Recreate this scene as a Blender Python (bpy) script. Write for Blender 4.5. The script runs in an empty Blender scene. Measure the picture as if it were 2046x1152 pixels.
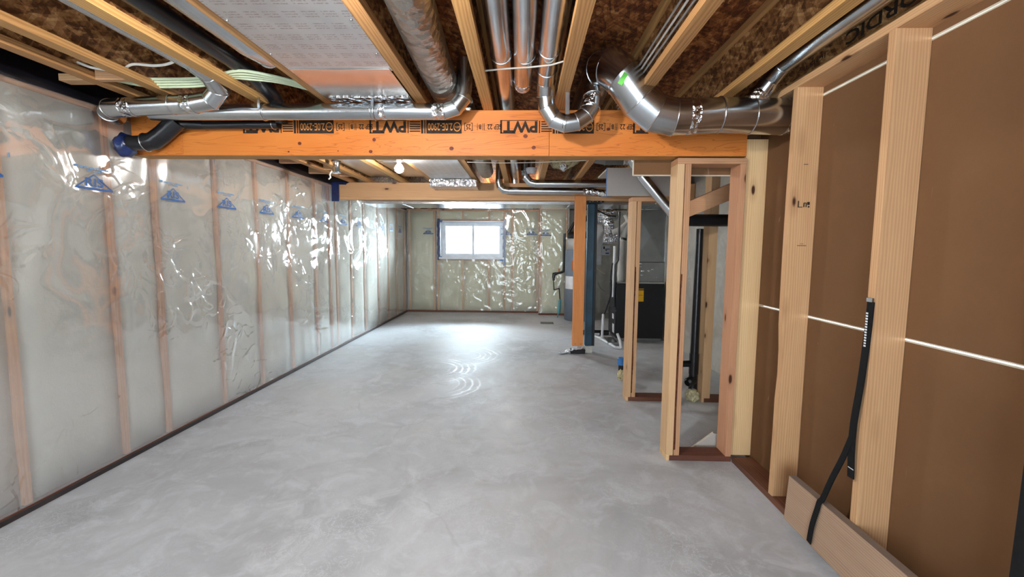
import bpy, bmesh, math, random
from mathutils import Vector, Matrix, noise
random.seed(7)
S = bpy.context.scene
COL = S.collection
PI = math.pi

# ------------------------------------------------------------------ camera
def set_camera():
    yaw, pitch, roll, fpx = 0.026869, 0.089025, 0.007734, 868.275
    f = Vector((-math.sin(yaw)*math.cos(pitch), math.cos(yaw)*math.cos(pitch), -math.sin(pitch)))
    r0 = Vector((math.cos(yaw), math.sin(yaw), 0)); u0 = r0.cross(f)
    c, s = math.cos(roll), math.sin(roll)
    r = c*r0 + s*u0; u = -s*r0 + c*u0
    cam = bpy.data.cameras.new('camera'); o = bpy.data.objects.new('camera', cam); COL.objects.link(o)
    cam.sensor_fit = 'HORIZONTAL'; cam.sensor_width = 36.0; cam.lens = fpx/2046*36.0; cam.clip_start = 0.02
    o.matrix_world = Matrix(((r.x, u.x, -f.x, 0), (r.y, u.y, -f.y, 0), (r.z, u.z, -f.z, 1.45), (0, 0, 0, 1)))
    S.camera = o
set_camera()

# ------------------------------------------------------------------ world, lights, exposure
W = bpy.data.worlds.new('world'); S.world = W; W.use_nodes = True
W.node_tree.nodes['Background'].inputs[0].default_value = (0.80, 0.90, 1.0, 1)
W.node_tree.nodes['Background'].inputs[1].default_value = 9.0
S.view_settings.view_transform = 'Standard'; S.view_settings.look = 'None'
S.view_settings.gamma = 1.0; S.view_settings.use_curve_mapping = False
S.view_settings.exposure = 0.42
S.cycles.use_denoising = True
S.cycles.max_bounces = 10; S.cycles.diffuse_bounces = 5; S.cycles.glossy_bounces = 5
S.cycles.transparent_max_bounces = 16; S.cycles.transmission_bounces = 6
S.cycles.sample_clamp_indirect = 6.0
S.cycles.caustics_reflective = False; S.cycles.caustics_refractive = False

def area(name, loc, target, sx, sy, power, color):
    l = bpy.data.lights.new(name, 'AREA'); l.shape = 'RECTANGLE'; l.size = sx; l.size_y = sy
    l.energy = power; l.color = color
    o = bpy.data.objects.new(name, l); COL.objects.link(o); o.location = loc
    o.rotation_euler = (Vector(target)-Vector(loc)).to_track_quat('-Z', 'Y').to_euler()
    return o
# daylight: outside an assumed, unseen patio door behind the camera, and outside the small window in the far wall
area('assumed_patio_daylight', (-0.6, -2.95, 1.25), (-0.6, 0, 1.15), 2.5, 2.1, 85, (0.93, 0.97, 1.0))
area('window_daylight', (-1.2, 11.0, 2.75), (-1.3, 8.6, 0.8), 2.4, 1.2, 700, (0.80, 0.93, 1.0))
area('window_side_fill', (0.55, 11.25, 2.0), (-2.5, 8.4, 1.3), 2.0, 1.4, 3600, (0.80, 0.93, 1.0))  # fill lamp added beside the window, out of view, to brighten the left wall

# ------------------------------------------------------------------ materials
class NT:
    def __init__(s, name):
        s.m = bpy.data.materials.new(name); s.m.use_nodes = True; s.t = s.m.node_tree
        s.b = s.t.nodes['Principled BSDF']; s.out = s.t.nodes['Material Output']
    def n(s, typ, **kw):
        x = s.t.nodes.new(typ)
        for k, v in kw.items():
            if k[0] == '_': x.inputs[k[1:].replace('_', ' ')].default_value = v
            else: setattr(x, k, v)
        return x
    def l(s, a, b): s.t.links.new(a, b)
    def ramp(s, fac, stops, interp='LINEAR'):
        r = s.n('ShaderNodeValToRGB'); r.color_ramp.interpolation = interp
        e = r.color_ramp.elements
        while len(e) < len(stops): e.new(0.5)
        for i, (p, c) in enumerate(stops):
            e[i].position = p; e[i].color = (c[0], c[1], c[2], 1) if not isinstance(c, (int, float)) else (c, c, c, 1)
        s.l(fac, r.inputs[0]); return r.outputs[0]
    def math(s, op, a, b=None):
        x = s.n('ShaderNodeMath', operation=op)
        for i, v in enumerate((a, b)):
            if v is None: continue
            if isinstance(v, (int, float)): x.inputs[i].default_value = v
            else: s.l(v, x.inputs[i])
        return x.outputs[0]
    def mix(s, fac, a, b, blend='MIX'):
        x = s.n('ShaderNodeMix', data_type='RGBA', blend_type=blend)
        for i, v in ((0, fac), (6, a), (7, b)):
            if isinstance(v, (int, float)): x.inputs[i].default_value = v
            elif isinstance(v, tuple): x.inputs[i].default_value = (*v[:3], 1)
            else: s.l(v, x.inputs[i])
        return x.outputs[2]
    def coords(s, scale=(1, 1, 1), rot=(0, 0, 0), rnd=True):
        tc = s.n('ShaderNodeTexCoord'); mp = s.n('ShaderNodeMapping')
        mp.inputs['Scale'].default_value = scale; mp.inputs['Rotation'].default_value = rot
        if rnd:
            oi = s.n('ShaderNodeObjectInfo'); vm = s.n('ShaderNodeVectorMath', operation='SCALE')
            s.l(oi.outputs['Random'], vm.inputs['Scale']); vm.inputs[0].default_value = (37.0, 53.0, 71.0)
            ad = s.n('ShaderNodeVectorMath', operation='ADD'); s.l(tc.outputs['Object'], ad.inputs[0]); s.l(vm.outputs[0], ad.inputs[1])
            s.l(ad.outputs[0], mp.inputs['Vector'])
        else: s.l(tc.outputs['Object'], mp.inputs['Vector'])
        return mp.outputs[0]
    def noise(s, vec, scale, detail=4, rough=0.55, dist=0.0):
        x = s.n('ShaderNodeTexNoise', _Scale=scale, _Detail=detail, _Roughness=rough, _Distortion=dist); s.l(vec, x.inputs['Vector']); return x.outputs['Fac']
    def bump(s, h, strength, dist=0.01):
        x = s.n('ShaderNodeBump', _Strength=strength, _Distance=dist); s.l(h, x.inputs['Height']); s.l(x.outputs[0], s.b.inputs['Normal']); return x
    def color(s, c):
        if isinstance(c, tuple): s.b.inputs['Base Color'].default_value = (*c[:3], 1)
        else: s.l(c, s.b.inputs['Base Color'])
    def set(s, rough=None, metal=None, spec=None):
        if rough is not None: s.b.inputs['Roughness'].default_value = rough
        if metal is not None: s.b.inputs['Metallic'].default_value = metal
        if spec is not None: s.b.inputs['Specular IOR Level'].default_value = spec
        return s

def srgb(r, g, b):
    f = lambda c: (c/255/12.92) if c/255 <= 0.04045 else ((c/255+0.055)/1.055)**2.4
    return (f(r), f(g), f(b))

def plain(name, rgb, rough=0.6, metal=0.0, var=0.08, spec=0.4, scale=6):
    k = NT(name); v = k.coords()
    n = k.noise(v, scale, 4)
    c = srgb(*rgb); lo = tuple(x*(1-var*1.6) for x in c); hi = tuple(min(1, x*(1+var)) for x in c)
    k.color(k.ramp(n, [(0.3, lo), (0.7, hi)])); k.set(rough, metal, spec); return k.m

def wood(name, light, dark, axis, knots=True, rough=0.62, contrast=1.0, kn=(70, 38, 20)):
    k = NT(name)
    sc = [6.0]*3; sc[axis] = 0.8
    g = k.noise(k.coords(tuple(sc)), 1.6, 4, 0.6, 0.5)
    fs = [70.0]*3; fs[axis] = 3.0
    fine = k.noise(k.coords(tuple(fs)), 2.0, 3, 0.6)
    # growth rings around a pith just outside the board
    oi0 = k.n('ShaderNodeObjectInfo'); tc = k.n('ShaderNodeTexCoord'); off = k.n('ShaderNodeVectorMath', operation='MULTIPLY_ADD')
    cb = k.n('ShaderNodeCombineXYZ')
    for q in range(3): k.l(oi0.outputs['Random'], cb.inputs[q])
    k.l(cb.outputs[0], off.inputs[0]); mul = [0.09, 0.07, 0.08]; mul[axis] = 31.0; off.inputs[1].default_value = mul; off.inputs[2].default_value = (0.035, 0.03, 0.04)
    ad = k.n('ShaderNodeVectorMath', operation='ADD'); k.l(tc.outputs['Object'], ad.inputs[0]); k.l(off.outputs[0], ad.inputs[1])
    mp = k.n('ShaderNodeMapping'); rs = [1.0]*3; rs[axis] = 0.10; mp.inputs['Scale'].default_value = rs; k.l(ad.outputs[0], mp.inputs['Vector'])
    w = k.n('ShaderNodeTexWave', wave_type='RINGS', rings_direction='XYZ'[axis], _Scale=30.0, _Distortion=7.0, _Detail=2.0); w.inputs['Detail Scale'].default_value = 0.5
    k.l(mp.outputs[0], w.inputs['Vector'])
    f = k.math('ADD', k.math('MULTIPLY', g, 0.42), k.math('ADD', k.math('MULTIPLY', w.outputs['Fac'], 0.26), k.math('MULTIPLY', fine, 0.28)))
    L, D = srgb(*light), srgb(*dark)
    col = k.ramp(f, [(0.5-0.22/contrast, L), (0.5+0.24/contrast, D)])
    oi = k.n('ShaderNodeObjectInfo'); hs = k.n('ShaderNodeHueSaturation'); k.l(col, hs.inputs['Color'])
    k.l(k.math('ADD', 0.9, k.math('MULTIPLY', oi.outputs['Random'], 0.2)), hs.inputs['Value'])
    k.l(k.math('ADD', 0.495, k.math('MULTIPLY', oi.outputs['Random'], 0.012)), hs.inputs['Hue'])
    col = hs.outputs[0]
    if knots:
        ks = [9.0]*3; ks[axis] = 3.2
        vk = k.coords(tuple(ks)); vo = k.n('ShaderNodeTexVoronoi', _Scale=1.0, _Randomness=1.0); k.l(vk, vo.inputs['Vector'])
        sel = k.math('GREATER_THAN', k.n_sep(vo.outputs['Color']), 0.5)
        d = k.math('ADD', vo.outputs['Distance'], k.math('MULTIPLY', fine, 0.05))
        m = k.math('MULTIPLY', k.ramp(d, [(0.10, 1.0), (0.15, 0.0)]), sel)
        halo = k.math('MULTIPLY', k.ramp(d, [(0.12, 0.35), (0.34, 0.0)]), sel)
        col = k.mix(halo, col, srgb(*[int((a*0.6+b*0.4)) for a, b in zip(dark, kn)]))
        col = k.mix(m, col, srgb(*kn))
    k.color(col); k.set(rough, 0, 0.3); k.bump(fine, 0.12, 0.004)
    return k.m
def _sep(self, c):
    x = self.n('ShaderNodeSeparateColor'); self.l(c, x.inputs[0]); return x.outputs[0]
NT.n_sep = _sep

def osb(name, rot, stops, normal_axis):
    k = NT(name)
    def chips(rz, sx, sy, off):
        sc = [0, 0, 0]
        ax = [a for a in range(3) if a != normal_axis]
        sc[ax[0]] = 1; sc[ax[1]] = 1; sc[normal_axis] = 0.0
        tc = k.n('ShaderNodeTexCoord'); mp0 = k.n('ShaderNodeMapping')
        r = [0, 0, 0]; r[normal_axis] = rz; mp0.inputs['Rotation'].default_value = r; mp0.inputs['Location'].default_value = (off, off*1.7, off*0.6)
        k.l(tc.outputs['Object'], mp0.inputs['Vector'])
        mp = k.n('ShaderNodeMapping'); s3 = [0, 0, 0]; s3[ax[0]] = sx; s3[ax[1]] = sy; mp.inputs['Scale'].default_value = s3
        k.l(mp0.outputs[0], mp.inputs['Vector'])
        nz = k.n('ShaderNodeTexNoise', _Scale=1.3, _Detail=3.0); k.l(mp.outputs[0], nz.inputs['Vector'])
        mx = k.n('ShaderNodeVectorMath', operation='MULTIPLY_ADD'); k.l(nz.outputs['Color'], mx.inputs[0]); mx.inputs[1].default_value = (0.45, 0.45, 0.45); k.l(mp.outputs[0], mx.inputs[2])
        vo = k.n('ShaderNodeTexVoronoi', _Scale=1.0); k.l(mx.outputs[0], vo.inputs['Vector'])
        return k.n_sep(vo.outputs['Color'])
    a = chips(rot, 58, 13, 0.0); b = chips(rot+0.8, 50, 14, 3.1); c = chips(rot-0.7, 64, 12, 7.7)
    v = k.coords((1, 1, 1), rnd=True); n = k.noise(v, 14, 4, 0.7); big = k.noise(v, 2.0, 2)
    f = k.math('ADD', k.math('MULTIPLY', a, 0.34), k.math('ADD', k.math('MULTIPLY', b, 0.28), k.math('MULTIPLY', c, 0.2)))
    f = k.math('ADD', f, k.math('MULTIPLY', k.math('SUBTRACT', n, 0.5), 0.5))
    f = k.math('ADD', f, k.math('MULTIPLY', k.math('SUBTRACT', big, 0.5), 0.3))
    k.color(k.ramp(f, stops)); k.set(0.7, 0, 0.25); k.bump(f, 0.3, 0.006)
    return k.m

M = {}
SP_L, SP_D = (204, 160, 120), (180, 132, 94)
for i, a in enumerate('xyz'):
    M['wood_'+a] = wood('spruce_'+a, SP_L, SP_D, i)
    M['pale_'+a] = wood('pale_spruce_'+a, (224, 188, 144), (204, 160, 116), i)
    M['fir_'+a] = wood('pink_fir_'+a, (206, 154, 118), (182, 126, 92), i)
    M['treated_'+a] = wood('treated_'+a, (118, 74, 56), (78, 46, 36), i, knots=True)
    M['flange_'+a] = wood('joist_flange_'+a, (205, 158, 102), (160, 112, 66), i, knots=False)
M['weathered_y'] = wood('weathered_y', (176, 146, 124), (146, 116, 96), 1, knots=False)
M['weathered_edge'] = plain('weathered_edge', (128, 112, 100), 0.85)
M['post'] = wood('orange_post', (222, 142, 88), (186, 108, 60), 2, knots=True, kn=(80, 34, 16))
M['knot'] = plain('dark_red_knot', (112, 46, 22), 0.6, var=0.4, scale=60)
M['bark'] = plain('bark_edge', (92, 48, 26), 0.9, var=0.4, scale=30)

def lvl_mat(name, light, mid, dark):
    k = NT(name); v = k.coords((0.55, 6, 6), rnd=False)
    n = k.noise(v, 1.6, 3, 0.5, 0.9)
    w = k.math('FRACT', k.math('MULTIPLY', n, 11.0))
    tri = k.math('ABSOLUTE', k.math('SUBTRACT', w, 0.5))
    line = k.ramp(tri, [(0.0, 1.0), (0.12, 0.0)])
    big = k.noise(k.coords((0.8, 1, 2), rnd=False), 1.8, 3)
    base = k.ramp(big, [(0.3, srgb(*light)), (0.7, srgb(*mid))])
    fine = k.noise(k.coords((3, 60, 60), rnd=False), 3, 3)
    col = k.mix(k.math('MULTIPLY', line, 0.55), base, srgb(*dark))
    col = k.mix(k.math('MULTIPLY', fine, 0.22), col, srgb(*dark))
    vo = k.n('ShaderNodeTexVoronoi', _Scale=1.0); k.l(k.coords((2.3, 1, 5.2), rnd=False), vo.inputs['Vector'])
    sel = k.math('GREATER_THAN', k.n_sep(vo.outputs['Color']), 0.58)
    col = k.mix(k.math('MULTIPLY', k.ramp(vo.outputs['Distance'], [(0.06, 1.0), (0.085, 0.0)]), sel), col, srgb(120, 40, 18))
    k.color(col); k.set(0.5, 0, 0.35); return k.m
M['lvl'] = lvl_mat('lvl_face', (226, 140, 66), (212, 120, 48), (160, 76, 26))
M['lvl_edge'] = plain('lvl_edge', (182, 130, 72), 0.7)
WEB = [(0.18, srgb(92, 56, 30)), (0.36, srgb(146, 98, 58)), (0.54, srgb(178, 126, 78)), (0.74, srgb(216, 172, 118))]
M['osb_web'] = osb('osb_web', 1.2, WEB, 0)
M['osb_floor'] = osb('osb_floor', 0.2, [(0.2, srgb(80, 42, 22)), (0.4, srgb(128, 74, 40)), (0.58, srgb(164, 104, 60)), (0.76, srgb(198, 142, 90))], 2)

def metal(name, rgb=(205, 208, 210), rough=0.2, var=0.1, wrinkle=0.0, ws=14):
    k = NT(name); v = k.coords(); n = k.noise(v, 5, 4, 0.6); c = srgb(*rgb)
    k.color(k.ramp(n, [(0.3, tuple(x*0.82 for x in c)), (0.7, c)])); k.set(rough, 1.0)
    k.l(k.math('ADD', rough-var/2, k.math('MULTIPLY', n, var)), k.b.inputs['Roughness'])
    if wrinkle:
        vo = k.n('ShaderNodeTexVoronoi', _Scale=ws); k.l(v, vo.inputs['Vector'])
        k.bump(k.math('ADD', vo.outputs['Distance'], k.noise(v, ws*1.2, 3)), wrinkle, 0.02)
    else:
        k.bump(k.noise(v, 3, 1), 0.03, 0.02)
    return k.m
M['galv'] = metal('galvanized', rough=0.23, var=0.03)
M['galv_dull'] = metal('galvanized_dull', (150, 152, 152), 0.42)
M['foil'] = metal('crinkled_foil', (225, 226, 228), 0.14, 0.1, 0.9, 26)
M['foilwrap'] = metal('foil_insulation_wrap', (170, 166, 158), 0.36, 0.15, 0.55, 22)
def panel_mat():
    k = NT('foil_faced_board'); v = k.coords(rnd=False)
    sep = k.n('ShaderNodeSeparateXYZ'); k.l(v, sep.inputs[0])
    sx = k.math('FRACT', k.math('MULTIPLY', sep.outputs[0], 13.0)); sy = k.math('FRACT', k.math('MULTIPLY', sep.outputs[1], 11.0))
    rows = k.math('GREATER_THAN', k.math('FRACT', k.math('MULTIPLY', sep.outputs[1], 55.0)), 0.55)
    blk = k.math('MULTIPLY', k.math('MULTIPLY', k.math('LESS_THAN', sx, 0.72), k.math('LESS_THAN', sy, 0.6)), rows)
    n = k.noise(v, 150, 2); ink = k.math('MULTIPLY', blk, k.ramp(n, [(0.42, 0.0), (0.52, 0.8)]))
    n2 = k.noise(v, 5, 3)
    k.color(k.mix(k.math('MULTIPLY', ink, 0.55), k.ramp(n2, [(0.3, srgb(196, 194, 196)), (0.7, srgb(214, 212, 212))]), srgb(120, 70, 60)))
    k.set(0.33, 0.9); k.bump(k.noise(v, 3.5, 3), 0.12, 0.02); return k.m
M['panel'] = panel_mat()
M['panel_bare'] = metal('bare_foil_board', (222, 216, 210), 0.22, 0.04, 0.05, 4)
M['abs'] = plain('black_abs', (26, 26, 29), 0.28, 0, 0.15, 0.5)
M['rubber'] = plain('black_rubber', (22, 22, 24), 0.6)
M['pvc'] = plain('white_pvc', (228, 228, 232), 0.35)
M['pvc_grey'] = plain('grey_pvc', (188, 184, 178), 0.4)
M['teal'] = plain('teal_steel', (32, 62, 80), 0.45, 0, 0.25)
M['teal_plastic'] = plain('teal_plastic', (86, 158, 168), 0.45)
M['black_paint'] = plain('black_paint', (16, 16, 20), 0.42)
M['furnace'] = plain('furnace_black', (20, 20, 25), 0.45, 0, 0.15)
M['heater'] = plain('heater_grey_blue', (112, 124, 140), 0.4, 0, 0.06)
M['heater_top'] = plain('heater_light_grey', (170, 170, 168), 0.5)
M['yellow'] = plain('yellow_label', (236, 178, 24), 0.5)
M['white_label'] = plain('white_label', (226, 228, 232), 0.5)
M['blue_print'] = plain('blue_print', (52, 108, 176), 0.5)
M['ris_blue'] = plain('logo_blue', (30, 84, 150), 0.5, var=0.02)
M['ris_light'] = plain('logo_light_blue', (96, 140, 182), 0.5, var=0.02)
M['ink'] = plain('black_ink', (48, 34, 24), 0.8, var=0.3, scale=40)
M['ink_orange'] = plain('ink_orange', (214, 136, 62), 0.7)
M['green'] = plain('green_sticker', (96, 196, 60), 0.5)
M['copper'] = plain('copper', (190, 112, 70), 0.35, 0.8)
M['cable_white'] = plain('white_cable', (232, 228, 218), 0.5)
M['cable_green'] = plain('pale_green_cable', (206, 218, 184), 0.5)
M['cable_grey'] = plain('grey_cable', (170, 165, 158), 0.5)
M['tape_blue'] = plain('dark_blue_tape', (24, 42, 92), 0.28, 0, 0.4, 0.6, 20)
M['tape_lite'] = plain('blue_tape', (64, 124, 190), 0.4)
M['black_poly'] = plain('black_poly', (20, 20, 26), 0.3, 0, 0.3, 0.5, 5)
M['sealant'] = plain('dark_sealant', (52, 44, 44), 0.5, 0, 0.3)
M['vinyl'] = plain('white_vinyl', (228, 234, 240), 0.4)
M['siding'] = plain('white_siding', (235, 240, 244), 0.6)
M['brownpaper'] = None
M['foam'] = plain('yellow_insulation', (196, 186, 150), 0.95, 0, 0.3, 0.1, 30)
M['webbing'] = plain('black_webbing', (20, 20, 22), 0.75, 0, 0.2, 0.2, 60)
M['bag'] = plain('clear_white_bag', (206, 214, 222), 0.25, 0, 0.1, 0.6)
M['porcelain'] = plain('porcelain', (230, 228, 222), 0.3)
M['void'] = plain('dark_rim', (34, 26, 20), 0.9)

def paper_mat(name, rgb, var=0.1):
    k = NT(name); v = k.coords(rnd=False); n = k.noise(v, 2.2, 5, 0.6); n2 = k.noise(v, 90, 3)
    c = srgb(*rgb); base = k.ramp(n, [(0.3, tuple(x*(1-var) for x in c)), (0.7, tuple(min(1, x*(1+var)) for x in c))])
    base = k.mix(k.math('MULTIPLY', n2, 0.25), base, tuple(x*0.7 for x in c))
    sv = k.coords((3.5, 3.5, 1.2), rot=(0.5, 0, 0), rnd=False); sc = k.noise(sv, 5, 2, 0.4, 0.5)
    base = k.mix(k.ramp(sc, [(0.74, 0.0), (0.78, 0.35)]), base, srgb(176, 150, 124))
    k.color(base); k.set(0.85, 0, 0.15); return k.m
M['brownpaper'] = paper_mat('brown_drywall_paper', (118, 86, 59))
M['greypaper'] = paper_mat('grey_drywall_paper', (186, 178, 170), 0.05)
M['gypsum'] = plain('gypsum_core', (196, 188, 172), 0.9)

def batt_mat(name, rgb):
    k = NT(name); v = k.coords(); n = k.noise(v, 3, 5, 0.65); n2 = k.noise(v, 40, 3, 0.7); c = srgb(*rgb)
    k.color(k.mix(k.math('MULTIPLY', n2, 0.35), k.ramp(n, [(0.3, tuple(x*0.84 for x in c)), (0.7, c)]), tuple(x*0.8 for x in c)))
    k.set(0.95, 0, 0.1); k.bump(n2, 0.5, 0.01); return k.m
M['batt'] = batt_mat('fiberglass_batt', (218, 216, 206))
M['batt_back'] = batt_mat('fiberglass_batt_greenish', (232, 232, 200))

def poly_mat():
    k = NT('polyethylene'); t = k.t
    v = k.coords((1, 1, 1), rnd=False)
    # creases: sparse domain-warped ridges
    n1 = k.noise(v, 2.0, 1, 0.4, 1.2); r1 = k.math('ABSOLUTE', k.math('SUBTRACT', n1, 0.5))
    n2 = k.noise(v, 5.0, 1, 0.4, 1.0); r2 = k.math('ABSOLUTE', k.math('SUBTRACT', n2, 0.5))
    msk = k.ramp(k.noise(v, 1.1, 2), [(0.46, 0.0), (0.66, 1.0)])
    h = k.math('SUBTRACT', 0.0, k.math('ADD', k.math('MULTIPLY', k.ramp(r1, [(0.0, 0.0), (0.05, 1.0)]), msk), k.math('MULTIPLY', k.math('MULTIPLY', k.ramp(r2, [(0.0, 0.0), (0.05, 1.0)]), 0.5), msk)))
    h = k.math('ADD', h, k.math('MULTIPLY', k.noise(v, 4.0, 1), 1.2))
    bp = k.n('ShaderNodeBump', _Strength=0.9, _Distance=0.006); k.l(h, bp.inputs['Height'])
    tr = k.n('ShaderNodeBsdfTransparent'); tr.inputs[0].default_value = (0.93, 0.935, 0.93, 1)
    df = k.n('ShaderNodeBsdfDiffuse'); df.inputs[0].default_value = (0.72, 0.73, 0.74, 1)
    gl = k.n('ShaderNodeBsdfGlossy'); gl.inputs['Roughness'].default_value = 0.085; gl.inputs[0].default_value = (1, 1, 1, 1)
    k.l(bp.outputs[0], gl.inputs['Normal'])
    fr = k.n('ShaderNodeFresnel'); fr.inputs[0].default_value = 1.6; k.l(bp.outputs[0], fr.inputs['Normal'])
    a = k.n('ShaderNodeMixShader'); a.inputs[0].default_value = 0.20; k.l(tr.outputs[0], a.inputs[1]); k.l(df.outputs[0], a.inputs[2])
    b = k.n('ShaderNodeMixShader'); k.l(k.math('MINIMUM', k.math('MULTIPLY', fr.outputs[0], 0.8), 0.30), b.inputs[0]); k.l(a.outputs[0], b.inputs[1]); k.l(gl.outputs[0], b.inputs[2])
    k.l(b.outputs[0], k.out.inputs['Surface']); t.nodes.remove(k.b)
    return k.m
M['poly'] = poly_mat()

def glass_mat():
    k = NT('window_glass'); tr = k.n('ShaderNodeBsdfTransparent'); tr.inputs[0].default_value = (0.94, 0.97, 0.98, 1)
    gl = k.n('ShaderNodeBsdfGlossy'); gl.inputs['Roughness'].default_value = 0.02
    fr = k.n('ShaderNodeFresnel'); fr.inputs[0].default_value = 1.45
    b = k.n('ShaderNodeMixShader'); k.l(fr.outputs[0], b.inputs[0]); k.l(tr.outputs[0], b.inputs[1]); k.l(gl.outputs[0], b.inputs[2])
    k.l(b.outputs[0], k.out.inputs['Surface']); k.t.nodes.remove(k.b); return k.m
M['glass'] = glass_mat()

def concrete(name, rgb, floor=False):
    k = NT(name); v = k.coords(rnd=False)
    a = k.noise(v, 0.9, 6, 0.6, 0.6); b = k.noise(v, 5, 6, 0.65, 0.8); c = k.noise(v, 60, 3, 0.6); flk = k.noise(v, 9, 5, 0.7, 2.0)
    base = srgb(*rgb)
    col = k.ramp(a, [(0.28, tuple(x*0.62 for x in base)), (0.5, base), (0.72, tuple(min(1, x*1.2) for x in base))])
    col = k.mix(k.ramp(b, [(0.48, 0.0), (0.66, 0.75)]), col, tuple(min(1, x*1.28) for x in base))
    col = k.mix(k.ramp(k.noise(v, 2.3, 6, 0.7, 1.2), [(0.52, 0.0), (0.72, 0.42)]), col, (base[0]*0.62, base[1]*0.58, base[2]*0.5))
    col = k.mix(k.math('MULTIPLY', c, 0.36), col, tuple(x*0.7 for x in base))
    k.set(0.6, 0, 0.4)
    if floor:
        veins = k.math('ABSOLUTE', k.math('SUBTRACT', flk, 0.5))
        col = k.mix(k.math('MULTIPLY', k.ramp(veins, [(0.0, 0.55), (0.022, 0.0)]), k.ramp(k.noise(v, 1.7, 3), [(0.48, 0.0), (0.62, 1.0)])), col, tuple(min(1, x*1.45) for x in base))
        col = k.mix(k.ramp(k.noise(v, 0.6, 3, 0.5, 0.4), [(0.5, 0.0), (0.68, 0.35)]), col, (base[0]*0.93, base[1]*0.86, base[2]*0.74))
        # trowel arcs burnished into the slab, their window reflection painted as lighter colour
        tc = k.n('ShaderNodeTexCoord'); hs = None
        for cx, cy, r0, r1 in ((-1.15, 5.15, 0.25, 0.62), (-0.95, 4.55, 0.2, 0.55), (-0.85, 5.85, 0.2, 0.6)):
            sb = k.n('ShaderNodeVectorMath', operation='SUBTRACT'); k.l(tc.outputs['Object'], sb.inputs[0]); sb.inputs[1].default_value = (cx, cy, 0)
            ln = k.n('ShaderNodeVectorMath', operation='LENGTH'); k.l(sb.outputs[0], ln.inputs[0]); d = ln.outputs['Value']
            d2 = k.math('ADD', d, k.math('MULTIPLY', b, 0.09))
            rg = k.math('ABSOLUTE', k.math('SUBTRACT', k.math('FRACT', k.math('MULTIPLY', d2, 13.0)), 0.5))
            sx = k.n('ShaderNodeSeparateXYZ'); k.l(sb.outputs[0], sx.inputs[0])
            msk = k.math('MULTIPLY', k.ramp(d, [(r0, 0.0), (r0+0.08, 1.0), (r1-0.08, 1.0), (r1, 0.0)]), k.ramp(sx.outputs[0], [(0.0, 0.0), (0.25, 1.0)]))
            rr = k.math('MULTIPLY', k.ramp(rg, [(0.28, 0.0), (0.46, 1.0)]), msk)
            hs = rr if hs is None else k.math('MAXIMUM', hs, rr)
        pat = k.ramp(k.noise(v, 3.0, 3), [(0.40, 0.1), (0.58, 1.0)])
        hs = k.math('MULTIPLY', hs, pat)
        col = k.mix(k.math('MULTIPLY', hs, 0.75), col, tuple(min(1, x*1.6) for x in base))
        # hairline cracks
        vo = k.n('ShaderNodeTexVoronoi', feature='DISTANCE_TO_EDGE', _Scale=0.42); wv = k.n('ShaderNodeVectorMath', operation='MULTIPLY_ADD')
        nz = k.n('ShaderNodeTexNoise', _Scale=1.5, _Detail=4.0); k.l(v, nz.inputs['Vector']); k.l(nz.outputs['Color'], wv.inputs[0]); wv.inputs[1].default_value = (0.5, 0.5, 0); k.l(v, wv.inputs[2]); k.l(wv.outputs[0], vo.inputs['Vector'])
        ck = k.math('MULTIPLY', k.ramp(vo.outputs['Distance'], [(0.0005, 1.0), (0.0018, 0.0)]), k.ramp(a, [(0.5, 0.0), (0.62, 0.25)]))
        col = k.mix(ck, col, tuple(x*0.35 for x in base))
        k.l(k.ramp(k.math('ADD', b, k.math('MULTIPLY', hs, -0.3)), [(0.25, 0.34), (0.7, 0.6)]), k.b.inputs['Roughness'])
    k.color(col); k.bump(k.math('ADD', k.math('MULTIPLY', b, 0.7), k.math('MULTIPLY', c, 0.3)), 0.18, 0.006)
    return k.m
M['floor'] = concrete('slab_concrete', (194, 198, 204), True)
M['concrete'] = concrete('wall_concrete', (196, 194, 186))

def emit(name, rgb, st):
    k = NT(name); e = k.n('ShaderNodeEmission'); e.inputs[0].default_value = (*rgb, 1); e.inputs[1].default_value = st
    k.l(e.outputs[0], k.out.inputs['Surface']); return k.m
M['bulb'] = emit('lit_bulb', (1.0, 0.97, 0.93), 620)
M['bulb_added'] = emit('added_bulb_near', (1.0, 0.97, 0.93), 1050)

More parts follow.
